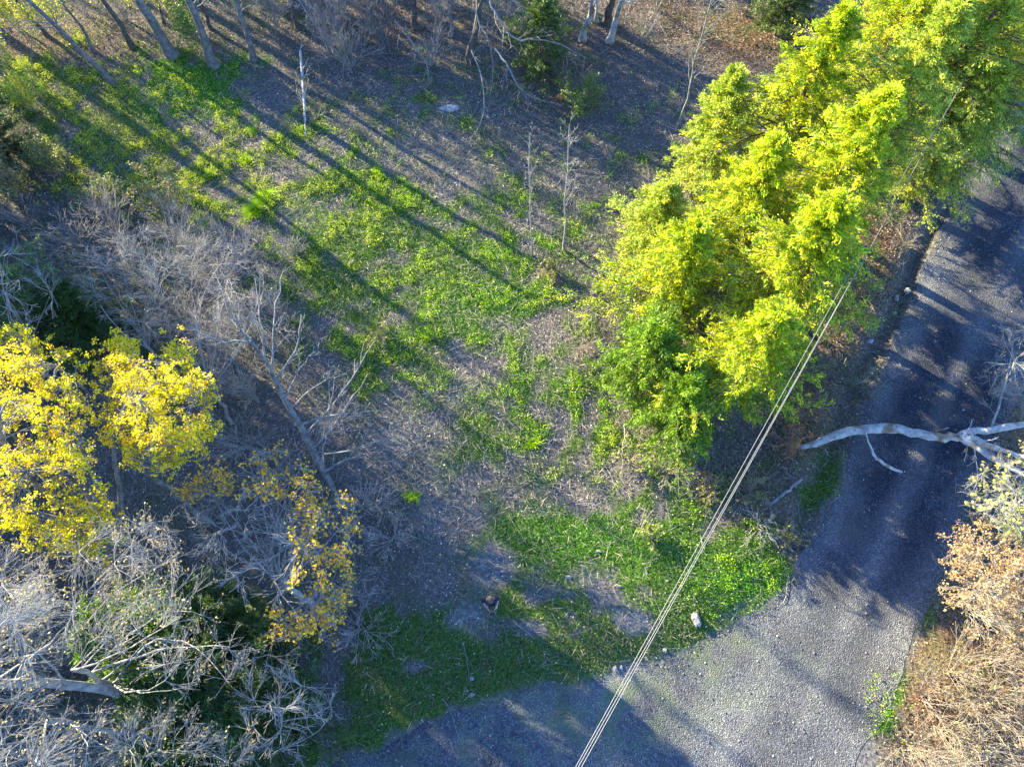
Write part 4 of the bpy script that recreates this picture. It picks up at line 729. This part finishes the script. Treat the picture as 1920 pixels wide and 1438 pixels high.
# --- right side
def birch():
    pts = [(1498, 838, .15), (1530, 830, .5), (1565, 817, 1.0), (1600, 806, 1.3), (1645, 803, 1.6), (1690, 803, 1.9), (1725, 815, 2.1), (1765, 820, 2.3), (1805, 815, 2.6), (1850, 805, 3.0), (1900, 800, 3.4), (1990, 780, 4.2), (2120, 740, 5.2)]
    t = path("leaning_birch", "white birch trunk leaning low across the gravel road", "birch tree", pts, [.07, .12, .15, .15, .17, .15, .13, .135, .125, .11, .10, .07, .05], 'birch', 400, N=40, wob=.022, side=7, lr=(.06, .12))
    base = np.array(t.location); r = np.random.default_rng(401)
    def limb(nm, pp, rad, mat, side=0):
        A = np.array([G(*q) for q in pp]); s = np.linspace(0, 1, len(A)); u = np.linspace(0, 1, 14); P = np.stack([np.interp(u, s, A[:, k]) for k in range(3)], -1)
        P[1:-1] = .25 * P[:-2] + .5 * P[1:-1] + .25 * P[2:]; P[1:-1] += r.standard_normal((12, 3)) * .012; R = np.interp(u, np.linspace(0, 1, len(rad)), rad)
        parts = [tubes(P[None], R[None], 8)]
        if side:
            C, R1 = spawn(P[None], R[None], side, (.1, 1), (.15, .3), 50, 0, .1, 6, r, .3); R1 = np.clip(R1, .006, .02); C2, R2 = spawn(C, R1, 4, (.2, 1), (.3, .6), 45, 0, .14, 5, r, .7); C3, R3 = spawn(C2, R2, 3, (.2, 1), (.4, .7), 45, 0, .14, 4, r, .7)
            parts += [tubes(C, R1, 4), tubes(C2, np.maximum(R2, .006), 3), tubes(C3, np.maximum(R3, .005), 3)]
        V, F = join(parts); mesh_np(nm, V, F, M[mat], t, loc=base, smooth=not side); return P
    limb("limb", [(1795, 816, 2.55), (1830, 838, 2.6), (1870, 865, 2.9), (1940, 900, 3.4), (2040, 930, 4.2)], [.12, .10, .08, .04], 'birch', 10)
    limb("limb", [(1812, 815, 2.6), (1850, 835, 3.0), (1895, 850, 3.4), (1980, 870, 4.2)], [.11, .10, .07, .03], 'birch', 10)
    P = limb("hanging_branch", [(1622, 800, 1.7), (1628, 830, 1.5), (1640, 856, 1.3), (1660, 872, 1.15), (1691, 885, 1.0)], [.022, .028, .05, .055, .045], 'birch')
    limb("upper_twigs", [(1860, 800, 3.1), (1880, 740, 3.8), (1900, 660, 4.4), (1890, 620, 4.8)], [.04, .03, .02, .01], 'pale', 12)
birch()
env_tree("bare_tree", "white twigged bare tree at the right edge above the leaning birch", "tree", G(1960, 760), G(1935, 690, 3.5), [(1850, 620), (1900, 590), (1990, 560), (2010, 700), (1930, 760), (1860, 740)], 4.0, 6.0, 34, 8, .07, 'pale', 411, twigs=(5, 4), tr=.007)
YB = [(.42, .42, .10), (.50, .46, .14), (.36, .38, .08)]
env_tree("budding_tree", "pale twigged tree with light yellow leaves under the leaning birch at the right edge", "tree", G(1850, 985), G(1925, 935, 3.4), [(1825, 900), (1880, 850), (1990, 840), (2010, 980), (1900, 1000), (1835, 960)], 4.2, 6.4, 60, 9, .06, 'pale', 412, twigs=(5, 4), tr=.007, foliage=tufts(YB, 4, .06, .12, .5, 'tips', wid=.6))
OB = [(.55, .34, .16), (.62, .42, .22), (.42, .26, .10)]
env_tree("budding_tree", "orange budded bush leaning out over the right edge of the road", "tree", G(1830, 1170), G(1875, 1110, 2.2), [(1775, 1000), (1830, 975), (1930, 1000), (1990, 1090), (1930, 1200), (1850, 1200), (1780, 1110)], 3.0, 4.8, 120, 14, .05, 'tan', 413, twigs=(4, 3), tr=.009, foliage=tufts(OB, 4, .04, .055, .8, 'all', wid=.8))
RB = "brown brush covering the bank right of the road"
BR_ = [(.42, .19, .07), (.50, .34, .20), (.24, .13, .08), (.30, .32, .10), (.46, .26, .14)]
q = [(1790, 1130), (1840, 1230), (1900, 1150), (1930, 1240), (1770, 1260), (1830, 1310), (1900, 1320), (1730, 1310), (1760, 1370), (1830, 1390), (1900, 1400), (1700, 1400), (1760, 1440), (1850, 1450), (1920, 1450), (1860, 740), (1880, 820), (1930, 1040), (1900, 960), (1960, 1330)]
pos = ["beside the road below the orange budded bush", "in the middle of the upper bank", "at the right edge below the orange bush", "at the right edge halfway down the bank", "at the road side just above the green verge", "in the centre of the bank", "near the right edge over the bank's centre",
       "touching the top of the green verge", "behind the green verge's middle", "low on the bank between verge and corner", "close to the bottom right corner", "beside the foot of the green verge", "at the bottom edge behind the verge", "at the bottom edge in the middle of the bank", "in the bottom right corner",
       "at the right edge above the leaning birch", "right of the road just above the leaning birch", "behind the orange budded bush", "under the light yellow leaves", "just outside the right edge of the bank"]
for k, (x, y) in enumerate(q):
    shrub("brown_brush", "tan leafless brush " + pos[k], "shrub", G(x, y), rng.uniform(1.2, 2.0), rng.uniform(1.2, 1.6), 430 + k, stems=14, mat='tan' if k % 3 else 'twig', cols=BR_ if k % 4 else [(.26, .36, .06), (.36, .30, .08)], per=1, L=.06, frac=.32, group=RB, k=(6, 3), r0=.013, spread=.02)
# brambles and dry stalk heaps
for k, (x, y, h, R, mat, cols, lab) in enumerate([
    (1090, 665, .8, .55, 'tan', None, "pale heap of dry stalks against the low dark evergreen bush"), (1180, 870, .7, .7, 'tan', [(.30, .32, .08)], "dry stalk clump on the grass bank below the evergreens"), (1250, 890, .7, .7, 'tan', None, "dry stalk clump at the foot of the lowest evergreen"),
    (1560, 640, .9, .7, 'tan', [(.28, .14, .05)], "rusty bramble on the bank halfway along the wires"), (1500, 790, .8, .7, 'tan', [(.34, .15, .05)], "rusty bramble above the leaning birch's root"), (1470, 835, .7, .6, 'tan', [(.40, .18, .06)], "rusty bramble left of the leaning birch's root"),
    (1530, 700, .8, .7, 'tan', [(.16, .16, .05)], "mossy bramble between the wires and the ditch"), (1600, 560, .8, .7, 'tan', [(.24, .12, .05)], "brown bramble near the upper end of the wires"), (1470, 1010, .7, .5, 'tan', [(.34, .32, .04), (.28, .22, .03)], "yellow leaved bramble by the road corner"),
    (1400, 930, .7, .6, 'tan', [(.24, .22, .05)], "bramble left of the thin pale log"), (1330, 930, .6, .5, 'tan', [(.30, .26, .05)], "yellowish bramble beside the wires below the evergreens"), (1420, 990, .7, .6, 'twig', None, "grey bramble on the bank above the lit grass"),
    (1690, 470, .7, .6, 'tan', None, "brown bramble between the ditch and the open evergreens"), (1215, 1010, .5, .4, 'tan', [(.26, .34, .04)], "small leafy bramble left of the wires on the grass bank"), (720, 640, .5, .5, 'tan', [(.26, .30, .05)], "brown stalk clump in the green middle of the clearing"),
    (1030, 520, .6, .4, 'tan', [(.30, .28, .06)], "pale stalk tuft below the two bare saplings"), (1620, 720, .7, .5, 'twig', [(.12, .16, .04)], "dark bramble in the ditch beside the road"), (1700, 350, .8, .6, 'tan', None, "brown bramble in the shade of the overhanging evergreen")]):
    shrub("bramble", lab, "bramble", G(x, y), h, R, 460 + k, stems=14, mat=mat, cols=cols, per=2, L=.08, frac=.45, group="brambles and dry stalk clumps", k=(5, 2), up=-.12, r0=.011)
# rocks
def rock(label, x, y, s, seed, mat='rock', rz=0, name="rock", group="stones lying about the clearing and driveway"):
    r = np.random.default_rng(seed); bm = bmesh.new(); bmesh.ops.create_icosphere(bm, subdivisions=3, radius=1.0); off = r.standard_normal((6, 3))
    for v in bm.verts:
        d = v.co.normalized(); f = 1 + .10 * sin(3 * d.x + off[0, 0]) + .09 * sin(5 * d.y + off[1, 0] * 3) + .07 * sin(7 * d.z + 4 * d.x + off[2, 1]); v.co = d * f
        for o in off:
            o_ = Vector(o).normalized(); e = v.co.dot(o_) - .80
            if e > 0: v.co -= o_ * e * .85
        v.co *= 1 + .12 * sin(9 * v.co.x + 7 * v.co.y + off[3, 0]); v.co.x *= s[0]; v.co.y *= s[1]; v.co.z *= s[2]
    me = bpy.data.meshes.new(name); bm.to_mesh(me); bm.free(); me.materials.append(M[mat]); o = bpy.data.objects.new(name, me); COL.objects.link(o); b = gz(G(x, y)); o.location = (b[0], b[1], max(b[2], 0) + s[2] * .4); o.rotation_euler = (0, 0, rz)
    return tag(o, label, "rock", group)
rock("largest white rock, lying in the grass right of the wires", 1302, 1161, (.14, .24, .13), 501, rz=.35)
rock("small round pale rock just right of the wires above the driveway", 1246, 1219, (.07, .09, .06), 502)
rock("pale rock at the driveway's upper edge left of the wires", 1153, 1253, (.08, .10, .07), 503)
rock("grey rock on the driveway edge beside the pale one", 1165, 1251, (.05, .07, .05), 504, 'greyrock')
rock("long pale stone in the dull grass below the person", 884, 1303, (.13, .06, .04), 505, rz=.3)
rock("small grey stone in the dull grass above the long pale one", 884, 1272, (.08, .06, .05), 506, 'greyrock', rz=.6)
rock("pale flat stone in the grass bank left of the wires", 1065, 1083, (.10, .06, .05), 507)
rock("pale stone beside the bare soil left of the wires", 1158, 1100, (.14, .06, .05), 508, rz=-.2)
rock("flat grey rock at the top of the clearing under the dead leaves", 843, 213, (.42, .22, .09), 509, 'greyrock', rz=.1)
rock("uppermost white stone beside the road under the evergreens", 1700, 547, (.13, .10, .10), 510, rz=.5)
rock("white stone just left of the uppermost roadside one", 1680, 560, (.09, .14, .09), 511, rz=-.3)
rock("lowest white stone of those beside the upper road", 1676, 588, (.08, .08, .07), 512)
rock("white stone at the edge of the road where the lit streak begins", 1664, 672, (.07, .05, .05), 513, rz=.2)
rock("grey stone in the ditch beside the road", 1630, 640, (.12, .10, .08), 514, 'greyrock')
rock("grey stone between the pale dirt and the lit grass", 1120, 1035, (.09, .06, .05), 515, 'greyrock')
# root plate of the birch
rr0 = rock("rusty rotten stump at the root of the leaning birch", 1484, 835, (.26, .20, .18), 520, 'rot', name="rotten_stump", group=None); rr0['category'] = "stump"
rr0 = rock("dark upturned root lump beside the dug hollow at the top", 1050, 192, (.20, .16, .20), 521, 'rot', name="rotten_stump", group=None); rr0['category'] = "stump"

# --- overhead wires and their poles
def wire(label, a, b, z0, z1, sagm, seed):
    A = G(a[0], a[1], z0); B = G(b[0], b[1], z1); d = B - A; A2 = A - d * .30; B2 = B + d * .55; u = np.linspace(0, 1, 60)[:, None]; P = A2 * (1 - u) + B2 * u
    V, F = tubes(P[None], np.full((1, 60), .0065), 6); o = mesh_np("overhead_wire", V, F, M['wire'], smooth=True); return tag(o, label, "wire", "overhead wires crossing the clearing"), A2, B2
w1 = wire("left of the three overhead wires, set apart from the close pair higher up", (1079, 1438), (1648, 412), 6.6, 6.2, 0, 1)
w2 = wire("middle one of the three overhead wires", (1084, 1438), (1661, 412), 7.0, 6.5, 0, 2)
w3 = wire("right one of the three overhead wires, lowest over the driveway", (1090, 1438), (1665, 405), 6.3, 6.0, 0, 3)
def pole(pt, label, zs, hp):
    b = np.array([pt[0], pt[1], 0.0]); t = thing("utility_pole", label, "pole", b); P = np.array([[b, b + np.array([0, 0, 4.]), b + np.array([0, 0, hp])]])
    V, F = tubes(P, np.array([[.16, .14, .12]]), 12); mesh_np("post", V, F, M['pole'], t, smooth=True, loc=b)
    for z in zs:
        Q = np.array([[b + np.array([-.35, 0, z - .02]), b + np.array([.35, 0, z - .02])]]); V, F = tubes(Q, np.array([[.03, .03]]), 6); mesh_np("bracket", V, F, M['wire'], t, loc=b)
pole((w2[1] ) , "brown utility pole carrying the wires at the driveway end", [w1[1][2], w2[1][2], w3[1][2]], 8.2); pole(w2[2], "brown utility pole carrying the wires beyond the evergreens", [w1[2][2], w2[2][2], w3[2][2]], 6.4)

# --- person
def skin_chain(verts, edges, radii, root=0, sub=2):
    me = bpy.data.meshes.new("tmp"); me.from_pydata([tuple(v) for v in verts], edges, []); o = bpy.data.objects.new("tmp", me); COL.objects.link(o)
    o.modifiers.new("Skin", 'SKIN'); 
    for i, s in enumerate(me.skin_vertices[0].data):
        rd = radii[i]; s.radius = (rd, rd) if not isinstance(rd, tuple) else rd; s.use_root = (i == root)
    m = o.modifiers.new("Sub", 'SUBSURF'); m.levels = sub; m.render_levels = sub
    dg = bpy.context.evaluated_depsgraph_get(); me2 = bpy.data.meshes.new_from_object(o.evaluated_get(dg)); bpy.data.objects.remove(o); return me2
def person():
    b = gz(G(922, 1132)); t = thing("person", "person in a navy T-shirt standing on the bare patch, holding a small dark controller", "person", b); t.rotation_euler = (0, 0, radians(8))
    def add(nm, me, mat):
        for p_ in me.polygons: p_.use_smooth = True
        me.materials.clear(); me.materials.append(M[mat]); o = bpy.data.objects.new(nm, me); COL.objects.link(o); o.parent = t; return o
    # faces -Y; one continuous body surface: legs, trunk, neck, head, arms to the wrists
    S = 1.0
    v = [(0, .0, .95), (0, .01, 1.10), (0, .02, 1.28), (0, .01, 1.42), (0, -.01, 1.50), (0, -.05, 1.60), (0, -.07, 1.70),
         (.09, 0, .90), (.11, -.02, .50), (.12, .02, .09), (.13, -.14, .04), (-.09, 0, .90), (-.12, -.03, .50), (-.13, .0, .09), (-.15, -.16, .04),
         (.17, .0, 1.42), (.24, -.03, 1.17), (.11, -.26, 1.11), (.055, -.33, 1.13), (-.17, .0, 1.42), (-.24, -.03, 1.17), (-.11, -.26, 1.11), (-.055, -.33, 1.13)]
    e = [(0, 1), (1, 2), (2, 3), (3, 4), (4, 5), (5, 6), (0, 7), (7, 8), (8, 9), (9, 10), (0, 11), (11, 12), (12, 13), (13, 14), (3, 15), (15, 16), (16, 17), (17, 18), (3, 19), (19, 20), (20, 21), (21, 22)]
    rd = [(.15, .11), (.14, .10), (.16, .11), (.13, .09), .055, .088, .085, .085, .058, .042, .038, .085, .058, .042, .038, .062, .044, .032, .026, .062, .044, .032, .026]
    add("body", skin_chain(v, e, rd), 'skin')
    # shirt: torso and short sleeves
    vs = [(0, 0, .92), (0, .01, 1.10), (0, .02, 1.28), (0, .01, 1.43), (.18, .0, 1.43), (.235, -.02, 1.22), (-.18, .0, 1.43), (-.235, -.02, 1.22), (0, 0, 1.475)]
    add("shirt", skin_chain(vs, [(0, 1), (1, 2), (2, 3), (3, 4), (4, 5), (3, 6), (6, 7), (3, 8)], [(.19, .14), (.175, .13), (.19, .135), (.15, .115), .085, .072, .085, .072, .07]), 'shirt')
    vt = [(0, 0, .96), (.095, 0, .86), (.11, -.02, .50), (.12, .02, .12), (-.095, 0, .86), (-.12, -.03, .50), (-.13, .0, .12)]
    add("trousers", skin_chain(vt, [(0, 1), (1, 2), (2, 3), (0, 4), (4, 5), (5, 6)], [(.16, .12), .105, .078, .068, .105, .078, .068]), 'trousers')
    for sx_, yo in ((1, 0), (-1, -.02)):
        add("shoe", skin_chain([(sx_ * .12, .05 + yo, .05), (sx_ * .13, -.08 + yo, .05), (sx_ * .14, -.19 + yo, .04)], [(0, 1), (1, 2)], [.05, .052, .042], sub=2), 'shoe')
    # hair: shell over the top and back of the bowed head
    bm = bmesh.new(); bmesh.ops.create_icosphere(bm, subdivisions=4, radius=1)
    r = random.Random(3)
    for f in [f for f in bm.faces if (f.calc_center_median().z < .02 and f.calc_center_median().y < .35) or f.calc_center_median().z < -.45]: bm.faces.remove(f)
    for q_ in bm.verts: k_ = 1 + .05 * r.random(); q_.co = Vector((q_.co.x * .102 * k_, -.058 + q_.co.y * .118 * k_, 1.685 + q_.co.z * .115 * k_))
    me = bpy.data.meshes.new("hair"); bm.to_mesh(me); bm.free(); add("hair", me, 'hair')
    for sx_ in (1, -1):
        add("ear", skin_chain([(sx_ * .092, -.07, 1.655), (sx_ * .102, -.06, 1.675), (sx_ * .1, -.055, 1.69)], [(0, 1), (1, 2)], [.012, .017, .012], sub=1), 'skin')
        # hand: palm, four curled fingers, thumb
        w = np.array([sx_ * .055, -.33, 1.13]); c = w + np.array([-sx_ * -.012, -.05, .0]); V_ = [tuple(w), tuple(c)]; E_ = [(0, 1)]; R_ = [(.026, .018), (.034, .016)]
        for j, (o_, l_) in enumerate([(-.026, .030), (-.009, .034), (.009, .032), (.026, .026)]):
            a_ = c + np.array([o_, -.02, .0]); b_ = a_ + np.array([-sx_ * .006, -l_, -.006]); d_ = b_ + np.array([-sx_ * .012, -l_ * .4, -.022]); i_ = len(V_); V_ += [tuple(a_), tuple(b_), tuple(d_)]; E_ += [(1, i_), (i_, i_ + 1), (i_ + 1, i_ + 2)]; R_ += [.010, .009, .007]
        i_ = len(V_); a_ = w + np.array([-sx_ * .03, -.03, .012]); V_ += [tuple(a_), tuple(a_ + np.array([-sx_ * .012, -.035, .008]))]; E_ += [(0, i_), (i_, i_ + 1)]; R_ += [.011, .009]
        add("hand", skin_chain(V_, E_, R_, sub=1), 'skin')
    nose = skin_chain([(0, -.150, 1.655), (0, -.168, 1.635)], [(0, 1)], [.010, .014], sub=1); add("nose", nose, 'skin')
    # controller in the hands
    bm = bmesh.new(); bmesh.ops.create_cube(bm, size=1)
    for q_ in bm.verts: q_.co = Vector((q_.co.x * .17, -.40 + q_.co.y * .09, 1.135 + q_.co.z * .03))
    bmesh.ops.bevel(bm, geom=bm.edges[:], offset=.012, segments=3, affect='EDGES'); me = bpy.data.meshes.new("remote_controller"); bm.to_mesh(me); bm.free(); me.materials.append(M['black'])
    o = bpy.data.objects.new("remote_controller", me); COL.objects.link(o); o.location = t.location; o.rotation_euler = t.rotation_euler; tag(o, "small dark controller held in both hands of the person", "controller")
person()

# --- the wood around the frame, which shades the clearing
def wood(spots, seed):
    r = np.random.default_rng(seed); Vs = []; cs = []; T = []; TR = []
    for (x, y, h, R, dens) in spots:
        m = int(900 * dens * R * R * h / 30); a = r.uniform(0, 2 * pi, m); zz = r.uniform(.12, 1, m); rad = R * np.sqrt(r.uniform(0, 1, m)) * np.clip(1.25 * (1 - zz) ** .6, .15, 1)
        c = np.stack([x + rad * np.cos(a), y + rad * np.sin(a), zz * h], -1); V, _ = leaves(c, .34, .22, r); Vs.append(V); cs.append(pal(DK + HC2, m, r)); T.append([(x, y, -.1), (x, y, h * .5), (x, y, h)]); TR.append([.18, .13, .03])
    V = np.concatenate(Vs); V2, F2 = tubes(np.array(T, float), np.array(TR), 7); n = len(V); F = np.arange(n).reshape(-1, 4)
    tag(mesh_np("woodland", np.vstack([V, V2]), np.vstack([F, F2 + n]), M['needle'], col=np.vstack([np.concatenate(cs), np.tile([.12, .1, .08], (len(F2), 1))])), "dense wood standing beyond the clearing on its sunny side", "woodland", kind='stuff')
WOOD = []
wr = np.random.default_rng(77)
# (off-frame belt; s runs along the left side of the picture, gaps let the low sun through)
for s in np.arange(-14, 21.5, 1.8):
    for dd in (0, 2.6, 5.6):
        x = -15.1 - .294 * (s + 2.5) - 3.6 - dd
        hh = 13.8 if s < 8.5 else (5.6 if s < 15.5 else 12.5)
        WOOD.append((x + wr.uniform(-.5, .5), s + wr.uniform(-.5, .5), hh * wr.uniform(.85, 1.1), 1.9, 1.0))
for x in np.arange(-24, 12, 2.2):
    for dd in (0, 3.2):
        WOOD.append((x + wr.uniform(-.7, .7), 36.5 + dd + wr.uniform(-.6, .6), wr.uniform(9, 12), 1.9, .3))
for _ in range(24):      # open stand of bare trunks further off, throwing long thin shadows across the clearing
    yy = wr.uniform(21, 50); WOOD.append((-27 - wr.uniform(0, 16) - max(0, 30 - yy) * .0, yy, wr.uniform(12, 17), 1.6, .06))
WOOD = [w_ for w_ in WOOD if abs((w_[0] - 8.4) * .6 + (w_[1] - 28) * .8) > 2.7]
wood(WOOD, 5)
